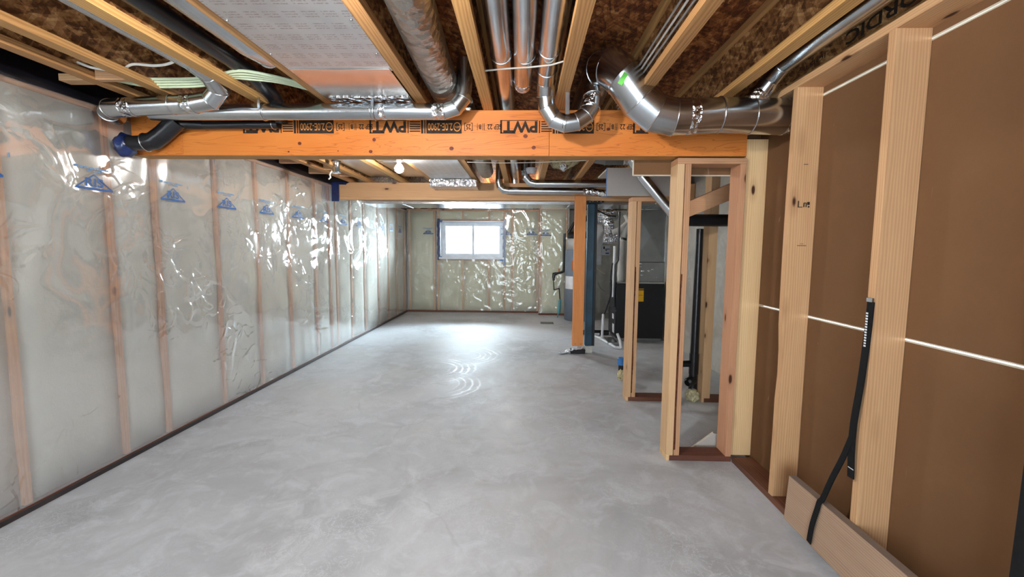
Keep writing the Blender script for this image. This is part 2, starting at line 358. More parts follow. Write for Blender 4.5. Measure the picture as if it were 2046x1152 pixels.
# ------------------------------------------------------------------ mesh helpers (world coordinates)
def box(bm, x0, x1, y0, y1, z0, z1):
    vs = [bm.verts.new((x, y, z)) for x in (x0, x1) for y in (y0, y1) for z in (z0, z1)]
    for f in ((0, 1, 3, 2), (4, 6, 7, 5), (0, 4, 5, 1), (2, 3, 7, 6), (0, 2, 6, 4), (1, 5, 7, 3)):
        bm.faces.new([vs[i] for i in f])
    return vs
def poly_prism(bm, pts, axis, a0, a1):
    """extrude a 2-D polygon (pts in the two other axes, in order) along axis"""
    def P(p, a):
        q = list(p); q.insert(axis, a); return q
    A = [bm.verts.new(P(p, a0)) for p in pts]; B = [bm.verts.new(P(p, a1)) for p in pts]
    n = len(pts)
    bm.faces.new(A); bm.faces.new(B[::-1])
    for i in range(n): bm.faces.new((A[i], B[i], B[(i+1) % n], A[(i+1) % n]))
def tube(bm, path, r, n=20, cap=True, sharp=True):
    """mitred round pipe along a polyline; r a number or one per point"""
    P = [Vector(p) for p in path]; R = r if isinstance(r, (list, tuple)) else [r]*len(P)
    D = [(P[i+1]-P[i]).normalized() for i in range(len(P)-1)]
    t = D[0]; u = t.orthogonal().normalized(); rings = []
    for i, p in enumerate(P):
        if i == 0: d = D[0]; nrm = D[0]
        elif i == len(P)-1: d = D[-1]; nrm = D[-1]
        else: d = D[i-1]; nrm = (D[i-1]+D[i]).normalized()
        if i > 1:
            q = D[i-2].rotation_difference(d); u = q @ u
        u = (u-d*u.dot(d)).normalized(); v = d.cross(u)
        ring = []
        for k in range(n):
            o = (u*math.cos(2*PI*k/n)+v*math.sin(2*PI*k/n))*R[i]
            den = d.dot(nrm)
            o = o-d*(o.dot(nrm)/den) if abs(den) > 0.2 else o
            ring.append(bm.verts.new(p+o))
        rings.append(ring)
    for i in range(len(rings)-1):
        for k in range(n):
            f = bm.faces.new((rings[i][k], rings[i][(k+1) % n], rings[i+1][(k+1) % n], rings[i+1][k])); f.smooth = True
    if sharp:
        bm.edges.ensure_lookup_table()
        for ring in rings:
            for k in range(n):
                e = bm.edges.get((ring[k], ring[(k+1) % n]))
                if e: e.smooth = False
    if cap:
        bm.faces.new(rings[0][::-1]); bm.faces.new(rings[-1])
    return rings
def torus_ring(bm, c, d, R, r, n=28, m=8):
    d = Vector(d).normalized(); u = d.orthogonal().normalized(); v = d.cross(u); c = Vector(c); rings = []
    for k in range(n):
        a = 2*PI*k/n; e = u*math.cos(a)+v*math.sin(a)
        rings.append([bm.verts.new(c+e*(R+r*math.cos(2*PI*j/m))+d*r*math.sin(2*PI*j/m)) for j in range(m)])
    for k in range(n):
        for j in range(m):
            f = bm.faces.new((rings[k][j], rings[(k+1) % n][j], rings[(k+1) % n][(j+1) % m], rings[k][(j+1) % m])); f.smooth = True
def lathe(bm, prof, c=(0, 0, 0), n=28):
    rings = []
    for r, z in prof:
        rings.append([bm.verts.new((c[0]+r*math.cos(2*PI*k/n), c[1]+r*math.sin(2*PI*k/n), c[2]+z)) for k in range(n)])
    for i in range(len(rings)-1):
        for k in range(n):
            f = bm.faces.new((rings[i][k], rings[i][(k+1) % n], rings[i+1][(k+1) % n], rings[i+1][k])); f.smooth = True
    bm.faces.new(rings[0][::-1]); bm.faces.new(rings[-1])
def bez(pts, n=8):
    """smooth path through points (Catmull-Rom)"""
    P = [Vector(p) for p in pts]; P = [2*P[0]-P[1]]+P+[2*P[-1]-P[-2]]; out = []
    for i in range(1, len(P)-2):
        for k in range(n):
            t = k/n; a, b, c, d = P[i-1:i+3]
            out.append(0.5*((2*b)+(c-a)*t+(2*a-5*b+4*c-d)*t*t+(-a+3*b-3*c+d)*t**3))
    out.append(P[-2]); return out
def rootpos(o):
    p = Vector((0, 0, 0))
    while o: p += o.location; o = o.parent
    return p
def obj(name, bm, mat, parent=None, bevel=0.0, kind=None, loc=None, label=None):
    if bevel:
        bmesh.ops.bevel(bm, geom=list(bm.edges), offset=bevel, segments=1, affect='EDGES')
    bmesh.ops.recalc_face_normals(bm, faces=bm.faces)
    me = bpy.data.meshes.new(name)
    if parent is None and loc is None:
        xs = [v.co.x for v in bm.verts]; ys = [v.co.y for v in bm.verts]; zs = [v.co.z for v in bm.verts]
        loc = ((min(xs)+max(xs))/2, (min(ys)+max(ys))/2, min(zs))
    if parent:
        xs = [v.co.x for v in bm.verts]; ys = [v.co.y for v in bm.verts]; zs = [v.co.z for v in bm.verts]
        off = Vector(((min(xs)+max(xs))/2, (min(ys)+max(ys))/2, (min(zs)+max(zs))/2))
    else: off = Vector(loc)
    bmesh.ops.translate(bm, verts=bm.verts, vec=-off)
    bm.to_mesh(me); bm.free()
    if isinstance(mat, str): mat = M[mat]
    me.materials.append(mat)
    o = bpy.data.objects.new(name, me); COL.objects.link(o)
    if parent: o.parent = parent; o.location = off-rootpos(parent)
    else: o.location = off
    if kind: o['kind'] = kind
    if label: o['label'] = label
    return o
def BM(): return bmesh.new()
def bx(name, mat, parent, x0, x1, y0, y1, z0, z1, bevel=0.0015, **kw):
    bm = BM(); box(bm, x0, x1, y0, y1, z0, z1); return obj(name, bm, mat, parent, bevel, **kw)
def tb(name, mat, parent, path, r, n=18, **kw):
    bm = BM(); tube(bm, path, r, n); return obj(name, bm, mat, parent, **kw)
def thing(name, label, cat, loc=(0, 0, 0), group=None):
    o = bpy.data.objects.new(name, None); COL.objects.link(o); o.location = loc; o.empty_display_size = 0.05
    o['label'] = label; o['category'] = cat
    if group: o['group'] = group
    return o
def tag(o, label, cat, group=None):
    o['label'] = label; o['category'] = cat
    if group: o['group'] = group
    return o
def struct(name, loc=(0, 0, 0), label=None):
    o = bpy.data.objects.new(name, None); COL.objects.link(o); o.location = loc; o['kind'] = 'structure'
    o['label'] = label or name; return o
_text_cache = {}
def text_tris(s, bold=0.0):
    key = (s, bold)
    if key not in _text_cache:
        cu = bpy.data.curves.new('t', 'FONT'); cu.body = s; cu.size = 1.0; cu.offset = bold; cu.resolution_u = 3
        o = bpy.data.objects.new('t', cu); COL.objects.link(o)
        me = bpy.data.meshes.new_from_object(o.evaluated_get(bpy.context.evaluated_depsgraph_get()))
        vs = [v.co.copy() for v in me.vertices]; fs = [list(p.vertices) for p in me.polygons]
        bpy.data.objects.remove(o); bpy.data.curves.remove(cu); bpy.data.meshes.remove(me)
        x0 = min(v.x for v in vs); x1 = max(v.x for v in vs); y0 = min(v.y for v in vs); y1 = max(v.y for v in vs)
        _text_cache[key] = ([((v.x-x0)/(x1-x0), (v.y-y0)/(y1-y0)) for v in vs], fs, (x1-x0)/(y1-y0))
    return _text_cache[key]
def text_into(bm, s, fit, map2d, bold=0.0):
    """fit = (u0, v0, u1, v1); map2d(u, v) -> world point"""
    vs, fs, _ = text_tris(s, bold); u0, v0, u1, v1 = fit
    V = [bm.verts.new(map2d(u0+a*(u1-u0), v0+b*(v1-v0))) for a, b in vs]
    for f in fs:
        try: bm.faces.new([V[i] for i in f])
        except ValueError: pass
def rect_into(bm, u0, v0, u1, v1, map2d):
    bm.faces.new([bm.verts.new(map2d(u, v)) for u, v in ((u0, v0), (u1, v0), (u1, v1), (u0, v1))])

# ------------------------------------------------------------------ key dimensions
XL, XR, XD = -2.69, 1.45, 1.59          # poly face left, stud face right, drywall behind the studs
YB, YF = 9.95, -2.5                      # far wall, wall behind the camera
ZJ, ZS = 2.364, 2.666                    # joist underside, subfloor underside
XW = 2.33                                # concrete wall of the mechanical bay

# ------------------------------------------------------------------ floor
fl = bx('floor', 'floor', None, -3.0, 2.5, YF-0.1, 10.3, -0.12, 0.0, 0, kind='structure', loc=(0, 0, 0))
fl['label'] = 'bare grey trowelled concrete slab floor'

# ------------------------------------------------------------------ left wall: studs, batts, vapour barrier
wl = struct('wall_left', (XL, 3.5, 0), 'insulated stud wall covered with clear vapour barrier')
bx('foundation', 'concrete', wl, -2.98, -2.84, YF, 10.2, 0, ZS, 0)
lst = [-2.3, -1.7, -1.1, -0.5, 0.4, 1.0, 1.6, 2.20, 2.80, 3.16, 3.79, 4.37, 4.97, 5.60, 6.02, 6.23, 6.77, 7.33, 8.03, 8.64, 9.24, 9.80]
for i, y in enumerate(lst):
    bm = BM(); w = 0.019
    box(bm, -2.815, -2.702, y-w, y+w, 0.04, 2.30)
    obj('stud', bm, 'fir_z', wl, 0.001)
def bulged(bm, face, y0, y1, z0, z1, axis, depth, back):
    ny, nz = 4, 10; g = []
    for j in range(nz+1):
        row = []
        for i in range(ny+1):
            u = i/ny; v = j/nz
            e = (1-(2*u-1)**4)*(1-(2*v-1)**8)
            d = face-depth+depth*e*0.8+noise.noise(Vector((y0*3+u*2, v*5, face)))*depth*0.5 if axis == 0 else face+depth-depth*e*0.8+noise.noise(Vector((y0*3+u*2, v*5, face)))*depth*0.5
            a = y0+(y1-y0)*u; z = z0+(z1-z0)*v
            row.append(bm.verts.new((d, a, z) if axis == 0 else (a, d, z)))
        g.append(row)
    for j in range(nz):
        for i in range(ny):
            f = bm.faces.new((g[j][i], g[j][i+1], g[j+1][i+1], g[j+1][i])); f.smooth = True
    b = [bm.verts.new((back, a, z) if axis == 0 else (a, back, z)) for a, z in ((y0, z0), (y1, z0), (y1, z1), (y0, z1))]
    bm.faces.new(b)
    bm.faces.new([g[0][i] for i in range(ny+1)]+[b[1], b[0]]); bm.faces.new([g[nz][i] for i in range(ny+1)]+[b[2], b[3]])
    bm.faces.new([g[j][0] for j in range(nz+1)]+[b[3], b[0]]); bm.faces.new([g[j][ny] for j in range(nz+1)]+[b[2], b[1]])
ys = [YF]+lst+[9.95]
for i in range(len(ys)-1):
    a, b = ys[i]+0.02, ys[i+1]-0.02
    if b-a < 0.05: continue
    bm = BM(); bulged(bm, -2.703, a, b, 0.04, 2.30, 0, 0.02, -2.815); obj('insulation_batt', bm, 'batt', wl)
bx('bottom_plate', 'treated_y', wl, -2.82, -2.686, YF, 9.95, 0.0, 0.038)
bx('top_plate', 'fir_y', wl, -2.82, -2.702, YF, 9.95, 2.30, 2.338)
bx('sealant_bead', 'sealant', wl, -2.690, -2.680, YF, 9.93, 0.001, 0.03)

def fold(y, z):
    """outward swell of the left sheet (metres)"""
    d = 0.0
    d += 0.006*noise.noise(Vector((y*1.3, z*1.1, 3.0)))
    # drawn folds in the upper half
    q = Vector((y*1.6+z*1.2, (z-0.5*y)*2.0, 1.3)); q += 0.6*Vector((noise.noise(q*0.7), noise.noise(q*0.7+Vector((9, 0, 0))), 0))
    r = 1-abs(noise.noise(q))*2.2
    up = max(0, min(1, (z-0.9)/0.5))
    d += (0.010+0.008*max(0, min(1, 4.2-y)))*max(0, r-0.45)*up
    # crumpled zone lit by the far window
    c = math.exp(-((y-6.5)/1.6)**2)*math.exp(-((z-1.5)/0.55)**2)
    w = Vector((y*1.9, z*2.7, 7.7)); w += 0.7*Vector((noise.noise(w*0.8), noise.noise(w*0.8+Vector((5, 5, 0))), 0))
    d += c*0.050*(1-abs(noise.noise(w))*2.4)+c*0.018*(1-abs(noise.noise(w*2.3))*2)
    # hanging drape folds lower down
    d += 0.006*noise.noise(Vector((y*6.0, z*0.7, 5.0)))*max(0, min(1, (y-4.0)/2))
    # pinned at studs
    s = min(abs(y-t) for t in lst)
    d *= 0.35+0.65*min(1, s/0.12)
    return max(-0.006, d)
def sheet_left(y0, y1, z0, z1, dy, dz):
    bm = BM(); ny = int((y1-y0)/dy); nz = int((z1-z0)/dz); g = []
    for j in range(nz+1):
        z = z0+(z1-z0)*j/nz; row = []
        for i in range(ny+1):
            y = y0+(y1-y0)*i/ny; row.append(bm.verts.new((XL+fold(y, z), y, z)))
        g.append(row)
    for j in range(nz):
        for i in range(ny):
            f = bm.faces.new((g[j][i], g[j][i+1], g[j+1][i+1], g[j+1][i])); f.smooth = True
    return bm
vb = obj('vapor_barrier', sheet_left(YF, 9.93, 0.036, 2.345, 0.026, 0.024), 'poly', wl, label='clear wrinkled polyethylene sheet')
def logo(parent, m, k):
    """triangle trade mark print; m(u, v) in metres about the logo centre"""
    bm = BM()
    def strip(p, q, w):
        (a, b), (c, d) = p, q; L = math.hypot(c-a, d-b); nx, ny = -(d-b)/L*w/2, (c-a)/L*w/2; N = 6
        for i in range(N):
            t0, t1 = i/N, (i+1)/N
            x0, y0, x1, y1 = a+(c-a)*t0, b+(d-b)*t0, a+(c-a)*t1, b+(d-b)*t1
            bm.faces.new([bm.verts.new(m(*z)) for z in ((x0-nx, y0-ny), (x1-nx, y1-ny), (x1+nx, y1+ny), (x0+nx, y0+ny))])
    A, B, C = (-0.118, -0.042), (0.118, -0.042), (0.0, 0.046)
    strip(A, C, 0.007); strip(C, B, 0.007); strip(A, B, 0.014)
    text_into(bm, 'RIS', (-0.058, -0.030, 0.058, 0.024), m, 0.02)
    obj('printed_logo', bm, 'ris_blue', parent)
    bm = BM(); random.seed(k)
    x = -0.085
    while x < 0.095:
        w = random.uniform(0.006, 0.016); rect_into(bm, x, 0.078, x+w, 0.078+random.uniform(0.008, 0.013), m); x += w+0.003
    x = -0.04
    while x < 0.05:
        w = random.uniform(0.005, 0.012); rect_into(bm, x, 0.062, x+w, 0.070, m); x += w+0.003
    rect_into(bm, -0.118, 0.077, -0.095, 0.094, m); rect_into(bm, 0.15, 0.06, 0.156, 0.084, m)
    obj('printed_caption', bm, 'ris_light', parent)
for k, y in enumerate([1.5, 2.09, 2.69, 3.30, 3.905, 4.505, 5.12, 5.78, 6.4, 7.0, 7.62, 8.2, 8.8, 9.4]):
    if k < 1: continue
    logo(vb, lambda u, v, y=y: (XL+fold(y+u, 1.849+v)+0.004, y+u, 1.849+v), k)
# black sealed edge above the wall and the dark rim behind it
bm = BM(); g = []
for i in range(121):
    y = YF+(9.93-YF)*i/120; nz = noise.noise(Vector((y*2, 0, 0)))
    g.append([bm.verts.new((XL+0.012+0.006*nz, y, 2.325+0.008*nz)), bm.verts.new((XL+0.02+0.008*noise.noise(Vector((y*3, 4, 0))), y, 2.352)), bm.verts.new((XL-0.02, y, 2.40)), bm.verts.new((XL-0.05, y, 2.66))])
for i in range(120):
    for j in range(3):
        f = bm.faces.new((g[i][j], g[i+1][j], g[i+1][j+1], g[i][j+1])); f.smooth = True
obj('rim_flap', bm, 'black_poly', wl, label='black plastic flap sealing the wall top')

# ------------------------------------------------------------------ far wall
wb = struct('wall_back', (-0.8, YB, 0), 'insulated far wall covered with clear vapour barrier')
WX0, WX1, WZ0, WZ1 = -1.935, -0.465, 1.245, 2.095
bx('foundation', 'concrete', wb, -2.98, WX0-0.02, 10.10, 10.26, 0, ZS, 0)
bx('foundation', 'concrete', wb, WX1+0.02, 2.5, 10.10, 10.26, 0, ZS, 0)
bx('foundation', 'concrete', wb, WX0-0.02, WX1+0.02, 10.10, 10.26, 0, WZ0-0.03, 0)
bx('foundation', 'concrete', wb, WX0-0.02, WX1+0.02, 10.10, 10.26, WZ1+0.03, ZS, 0)
bst = [(-2.63, 0.04, 2.32), (-2.06, 0.04, 2.32), (-1.97, 0.04, 2.32), (-1.40, 0.04, WZ0-0.04), (-0.80, 0.04, WZ0-0.04), (-0.45, 0.04, 2.32), (-0.27, 0.04, 2.32), (-1.40, WZ1+0.02, 2.32), (-0.80, WZ1+0.02, 2.32), (0.32, 0.04, 2.32)]
for x, z0, z1 in bst: bx('stud', 'pale_z', wb, x-0.02, x+0.02, YB+0.012, YB+0.12, z0, z1)
for x0, x1, z0, z1 in [(-2.61, -2.08, .04, 2.32), (-1.95, -1.42, .04, WZ0-.05), (-1.38, -.82, .04, WZ0-.05), (-.78, -.47, .04, WZ0-.05), (-.43, -.29, .04, 2.32), (-.25, .30, .04, 2.32), (-1.95, -1.42, WZ1+.03, 2.32), (-1.38, -.82, WZ1+.03, 2.32), (-.78, -.47, WZ1+.03, 2.32)]:
    bm = BM(); bulged(bm, YB+0.014, x0, x1, z0, z1, 1, 0.02, YB+0.12); obj('insulation_batt', bm, 'batt_back', wb)
bx('bottom_plate', 'treated_x', wb, -2.69, 0.36, YB-0.006, YB+0.12, 0, 0.038)
bx('top_plate', 'fir_x', wb, -2.69, 0.36, YB+0.012, YB+0.12, 2.32, 2.36)
bx('sill_plate', 'wood_x', wb, WX0-0.01, WX1+0.01, YB+0.012, YB+0.12, WZ0-0.045, WZ0-0.012)
bx('lintel', 'wood_x', wb, WX0-0.01, WX1+0.01, YB+0.012, YB+0.12, WZ1+0.004, WZ1+0.035)
# the wall steps forward right of the window
YS = 9.64
for x in (0.36, 0.93): bx('stud', 'wood_z', wb, x-0.02, x+0.02, YS+0.012, YS+0.10, 0.04, 2.32)
bm = BM(); bulged(bm, YS+0.014, 0.385, 0.905, .04, 2.32, 1, 0.02, YS+0.1); obj('insulation_batt', bm, 'batt_back', wb)
bx('bottom_plate', 'treated_x', wb, 0.34, 0.96, YS-0.006, YS+0.10, 0, 0.038)
bx('top_plate', 'fir_x', wb, 0.34, 0.96, YS+0.012, YS+0.10, 2.32, 2.36)
bx('return_board', 'greypaper', wb, 0.962, 0.985, YS, 10.10, 0, 2.36)
def foldb(x, z):
    d = 0.004*noise.noise(Vector((x*2, z*1.5, 8)))
    q = Vector((x*5.2+z*2.6, z*3.0-x*2.0, 2.2)); q += 0.7*Vector((noise.noise(q*0.6), noise.noise(q*0.6+Vector((3, 0, 0))), 0))
    d += 0.008*max(0, 1-abs(noise.noise(q))*3.2-0.2)
    d += 0.003*max(0, 1-abs(noise.noise(q*2.3))*2.4-0.3)
    return d
def sheet_back(x0, x1, z0, z1, y, hole=None):
    bm = BM(); st = 0.02; nx = int((x1-x0)/st); nz = int((z1-z0)/st); g = {}
    def V(i, j):
        if (i, j) not in g:
            x = x0+(x1-x0)*i/nx; z = z0+(z1-z0)*j/nz; g[(i, j)] = bm.verts.new((x, y-foldb(x, z), z))
        return g[(i, j)]
    for j in range(nz):
        for i in range(nx):
            xc = x0+(x1-x0)*(i+.5)/nx; zc = z0+(z1-z0)*(j+.5)/nz
            if hole and hole[0] < xc < hole[1] and hole[2] < zc < hole[3]: continue
            f = bm.faces.new((V(i, j), V(i+1, j), V(i+1, j+1), V(i, j+1))); f.smooth = True
    return bm
vb2 = obj('vapor_barrier', sheet_back(-2.68, 0.345, 0.036, 2.34, YB, (WX0, WX1, WZ0, WZ1)), 'poly', wb, label='clear wrinkled polyethylene sheet')
vb3 = obj('vapor_barrier', sheet_back(0.335, 0.96, 0.036, 2.34, YS), 'poly', wb, label='clear wrinkled polyethylene sheet')
for k, x in enumerate((-2.19, -0.41, 0.17)):
    logo(vb2, lambda u, v, x=x: (x+u, YB-0.004-foldb(x+u, 1.838+v), 1.838+v), 40+k)
logo(vb3, lambda u, v: (0.475+u, YS-0.004-foldb(0.475+u, 1.805+v), 1.805+v), 50)
for (x0, x1, z0, z1) in ((WX0-0.045, WX0+0.012, 1.20, 2.14), (WX1-0.012, WX1+0.045, 1.08, 2.13)):
    bm = BM(); n = 14
    for j in range(n):
        za = z0+(z1-z0)*j/n; zb = z0+(z1-z0)*(j+1)/n; w = 0.008*math.sin(j*2.1)
        box(bm, x0+w, x1+w*0.5, YB-0.030, YB-0.022, za, zb)
    obj('tape_strip', bm, 'tape_blue', wb, label='dark blue sheathing tape')
for (x, z) in ((WX0+0.03, 2.08), (WX0+0.02, 1.27), (WX1-0.05, 1.215)): bx('tape_patch', 'tape_lite', wb, x-0.04, x+0.04, YB-0.024, YB-0.018, z-0.02, z+0.02)
bx('rim_board', 'osb_web', wb, -2.98, 2.5, 10.06, 10.10, 2.36, ZS, 0)
bx('header_gap', 'black_poly', wb, -2.68, 0.98, 10.0, 10.05, 2.362, ZS, 0)

# window
w1 = struct('window_1', (-1.2, 10.14, WZ0), 'white vinyl sliding basement window')
for a in ((WX0, WX0+0.02, WZ0, WZ1), (WX1-0.02, WX1, WZ0, WZ1), (WX0+0.02, WX1-0.02, WZ0, WZ0+0.02), (WX0+0.02, WX1-0.02, WZ1-0.02, WZ1)):
    bx('jamb_liner', 'vinyl', w1, a[0], a[1], YB-0.015, 10.26, a[2], a[3])
bx('window_sill', 'vinyl', w1, WX0-0.01, WX1+0.01, YB-0.035, YB-0.016, WZ0-0.02, WZ0+0.025)
FX0, FX1, FZ0, FZ1 = WX0+0.02, WX1-0.02, WZ0+0.02, WZ1-0.02
for a in ((FX0, FX0+0.05, FZ0, FZ1), (FX1-0.05, FX1, FZ0, FZ1), (FX0+0.05, FX1-0.05, FZ0, FZ0+0.05), (FX0+0.05, FX1-0.05, FZ1-0.05, FZ1)):
    bx('window_frame', 'vinyl', w1, a[0], a[1], 10.15, 10.24, a[2], a[3])
MX = -1.19
for (x0, x1, y) in ((FX0+0.05, MX+0.03, 10.16), (MX-0.03, FX1-0.05, 10.20)):
    s = None
    for a in ((x0, x0+0.045, FZ0+0.05, FZ1-0.05), (x1-0.045, x1, FZ0+0.05, FZ1-0.05), (x0+0.045, x1-0.045, FZ0+0.05, FZ0+0.09), (x0+0.045, x1-0.045, FZ1-0.09, FZ1-0.05)):
        bx('sash', 'vinyl', w1, a[0], a[1], y-0.015, y+0.015, a[2], a[3])
    bx('pane', 'glass', w1, x0+0.045, x1-0.045, y-0.003, y+0.003, FZ0+0.09, FZ1-0.09, 0)
# neighbour's wall seen through the glass
nb = thing('neighbor_house', 'white lap-sided house wall seen through the far window', 'house', (-1.2, 14.0, 0))
bx('wall', 'siding', nb, -7, 4.5, 14.03, 14.2, 0.0, 5.2, 0)
for i in range(26):
    z = 0.3+i*0.18
    bm = BM(); poly_prism(bm, [(14.03, z), (14.0, z), (14.02, z+0.178), (14.03, z+0.178)], 0, -7, 4.5); obj('siding_board', bm, 'siding', nb)
wd = obj('window', (lambda b: (box(b, -0.75, 0.1, 13.97, 14.02, 1.6, 2.7), b)[1])(BM()), 'white_label', nb)

# ------------------------------------------------------------------ mechanical bay concrete and the wall behind the camera
wr2 = bx('wall_mechanical', 'concrete', None, XW, 2.48, 2.95, 10.1, 0, ZS, 0, kind='structure'); wr2['label'] = 'grey concrete foundation wall beside the furnace'
w_ret = bx('wall_return', 'greypaper', None, 1.605, XW, 2.93, 2.95, 0, ZS, 0, kind='structure'); w_ret['label'] = 'drywall closing the end of the mechanical bay'
wf = struct('wall_front', (-0.6, YF, 0), 'wall with assumed patio door behind the camera')
for a in ((-2.98, -1.75, 0, ZS), (0.55, 1.7, 0, ZS), (-1.75, 0.55, 2.15, ZS)):
    bx('wall_board', 'greypaper', wf, a[0], a[1], YF-0.12, YF, a[2], a[3], 0)
d1 = struct('door_1', (-0.6, YF-0.06, 0), 'assumed white glazed patio door')  # assumed door, unseen, added as the opening for daylight from behind
for a in ((-1.75, -1.69, 0, 2.15), (0.49, 0.55, 0, 2.15), (-0.64, -0.56, 0.06, 2.09), (-1.69, 0.49, 2.09, 2.15), (-1.69, 0.49, 0, 0.06)):
    bx('door_frame', 'vinyl', d1, a[0], a[1], YF-0.10, YF-0.03, a[2], a[3])
for a in ((-1.69, -0.64), (-0.56, 0.49)): bx('pane', 'glass', d1, a[0], a[1], YF-0.07, YF-0.064, 0.06, 2.09, 0)

# ------------------------------------------------------------------ right wall: studs on edge, brown drywall behind
wr = struct('wall_right', (XD, 0.5, 0), 'open stud wall backed with brown-papered drywall')
ZP = 2.326
bx('bottom_plate', 'treated_y', wr, XR, XD, YF, 2.925, 0, 0.038)
bx('top_plate', 'wood_y', wr, XR, XD, YF, 3.06, ZP, 2.362)
knotty = [(2.955, 'pale_z'), (2.445, 'wood_z'), (1.825, 'wood_z')]+[(1.80-0.61*i, 'wood_z') for i in range(1, 7)]
for i, (y, m) in enumerate(knotty):
    bm = BM(); n = 16
    if i == 1:        # wane along the room-side edge of this stud
        pts = []
        for j in range(n+1):
            z = 0.038+(ZP-0.038)*j/n; pts.append((XR+(0.018*math.exp(-((z-0.80)/0.10)**2) if z > 0.78 else 0.018*math.exp(-((z-0.80)/0.05)**2))+0.004*math.sin(z*3), z))
        pts += [(XD-0.001, ZP), (XD-0.001, 0.038)]
        poly_prism(bm, pts, 1, y, y+0.038)
    else: box(bm, XR, XD-0.001, y, y+0.038, 0.038, ZP if i else 2.18)
    st = obj('stud', bm, m, wr, 0.0015)
    if i == 1:
        bm = BM(); mp = lambda u, v: (1.52+u, y-0.0015, 1.705+v)
        for (a, b, c, d) in ((-.03, -.012, -.024, .022), (-.03, -.014, -.004, -.010), (0, -.012, .006, .012), (.004, .008, .014, .012), (.012, -.012, .018, .012), (.02, .0, .034, .016), (.024, -.014, .034, -.006)):
            rect_into(bm, a, b, c, d, mp)
        rect_into(bm, -.02, -.222, .03, -.219, mp); rect_into(bm, -.004, -.212, .014, -.210, mp); rect_into(bm, -.012, .215, .012, .218, mp)
        obj('pencil_mark', bm, 'ink', st)
zs_d = [(0.0, 1.087), (1.095, 2.282), (2.290, 2.6)]
for z0, z1 in zs_d:
    bx('drywall_panel', 'brownpaper', wr, XD, XD+0.013, YF, 3.06, z0, z1, 0)
for z in (1.091, 2.286):
    bx('gypsum_joint', 'gypsum', wr, XD-0.0012, XD+0.010, YF, 3.06, z-0.0085, z-0.003, 0)
    bx('gypsum_joint', 'gypsum', wr, XD-0.0012, XD+0.010, YF, 3.06, z+0.0025, z+0.0075, 0)

# ------------------------------------------------------------------ subfloor and joists
ce = struct('ceiling', (0, 3.5, ZS), 'underside of the OSB subfloor')
x = -3.0
random.seed(3)
ypan = [YF-0.1, -0.4, 2.04, 4.48, 6.92, 10.26]
for i in range(5):
    x0 = -3.0
    for x1 in (-1.78, -0.56, 0.66, 1.88, 2.5):
        bx('osb_panel', 'osb_floor', ce, x0+0.0015, x1-0.0015, ypan[i]+0.0015, ypan[i+1]-0.0015, ZS, ZS+0.018, 0); x0 = x1
def joist_meshes():
    out = []
    for nm, (x0, x1, z0, z1), m in (('bottom_flange', (-.033, .033, ZJ, ZJ+.038), 'flange_y'), ('top_flange', (-.033, .033, ZS-.038, ZS), 'flange_y'), ('web', (-.005, .005, ZJ+.038, ZS-.038), 'osb_web')):
        bm = BM(); box(bm, x0, x1, YF, 10.05, z0-ZJ, z1-ZJ); me = bpy.data.meshes.new(nm); bmesh.ops.recalc_face_normals(bm, faces=bm.faces); bm.to_mesh(me); bm.free(); me.materials.append(M[m]); out.append((nm, me))
    return out
JM = joist_meshes()
joists = [(-2.405, 'wood I-joist running beside the left insulated wall'), (-2.165, 'wood I-joist over the white cable, next to the one by the left wall'), (-1.678, 'wood I-joist with a black drain pipe alongside'),
          (-1.235, 'wood I-joist along the wall side of the foil-faced panel'), (-0.655, 'wood I-joist between the foil-faced panel and wrapped round duct'), (-0.245, 'wood I-joist between wrapped round duct and three bare ducts'),
          (0.222, 'wood I-joist between three bare ducts and the large elbow'), (0.690, 'wood I-joist with grey cables along its web'), (1.197, 'wood I-joist above the large horizontal duct'), (1.535, 'wood I-joist resting on the drywalled stud wall plate'), (2.0, 'wood I-joist above the furnace bay')]
for x, lb in joists:
    t = thing('floor_joist', lb, 'joist', (x, 3.5, ZJ), 'floor joists overhead')
    for nm, me in JM:
        o = bpy.data.objects.new(nm, me); COL.objects.link(o); o.parent = t; o.location = (0, -3.5, 0)
    if abs(x-1.535) < .01:
        bm = BM(); mp = lambda u, v: (x-0.0062, 2.16+u*0.62, 2.505-v)      # upside-down maker's print on the web
        text_into(bm, 'NORDIC', (0.26, -0.03, -0.24, 0.03), lambda u, v: (x-0.0062, 1.98-u, 2.462-v), 0.02)
        obj('web_print', bm, 'ink', t); bm = BM()
        text_into(bm, 'JOIST', (0.10, -0.016, -0.08, 0.016), lambda u, v: (x-0.0062, 2.45-u, 2.455-v), 0.0)
        obj('web_print', bm, 'ink', t)

# ------------------------------------------------------------------ main LVL beam with its upside-down print
KNOTS = [(-1.509, 2.147, 0.011), (-1.005, 2.172, 0.011), (-1.030, 2.095, 0.011), (-0.488, 2.116, 0.013), (0.002, 2.196, 0.013), (0.057, 2.122, 0.012), (-1.586, 2.093, 0.006), (-1.25, 2.098, 0.004), (0.543, 2.241, 0.010)]
BY0, BY1, BZ0, BZ1 = 2.945, 3.078, 2.070, 2.362
beam = thing('main_beam', 'long orange laminated beam with upside-down black stamps', 'beam', (-0.6, 3.0, BZ0))
for i in range(3):
    y0 = BY0+i*0.0443
    for (a, b) in (((-2.66, -2.312), (-2.310, 0.158), (0.160, 1.446)) if i == 0 else ((-2.66, 1.446),)):
        bx('ply', 'lvl', beam, a, b, y0, y0+0.044, BZ0, BZ1)
bx('bottom_edge', 'lvl_edge', beam, -2.66, 1.446, BY0+0.004, BY1-0.004, BZ0-0.0015, BZ0+0.001, 0)
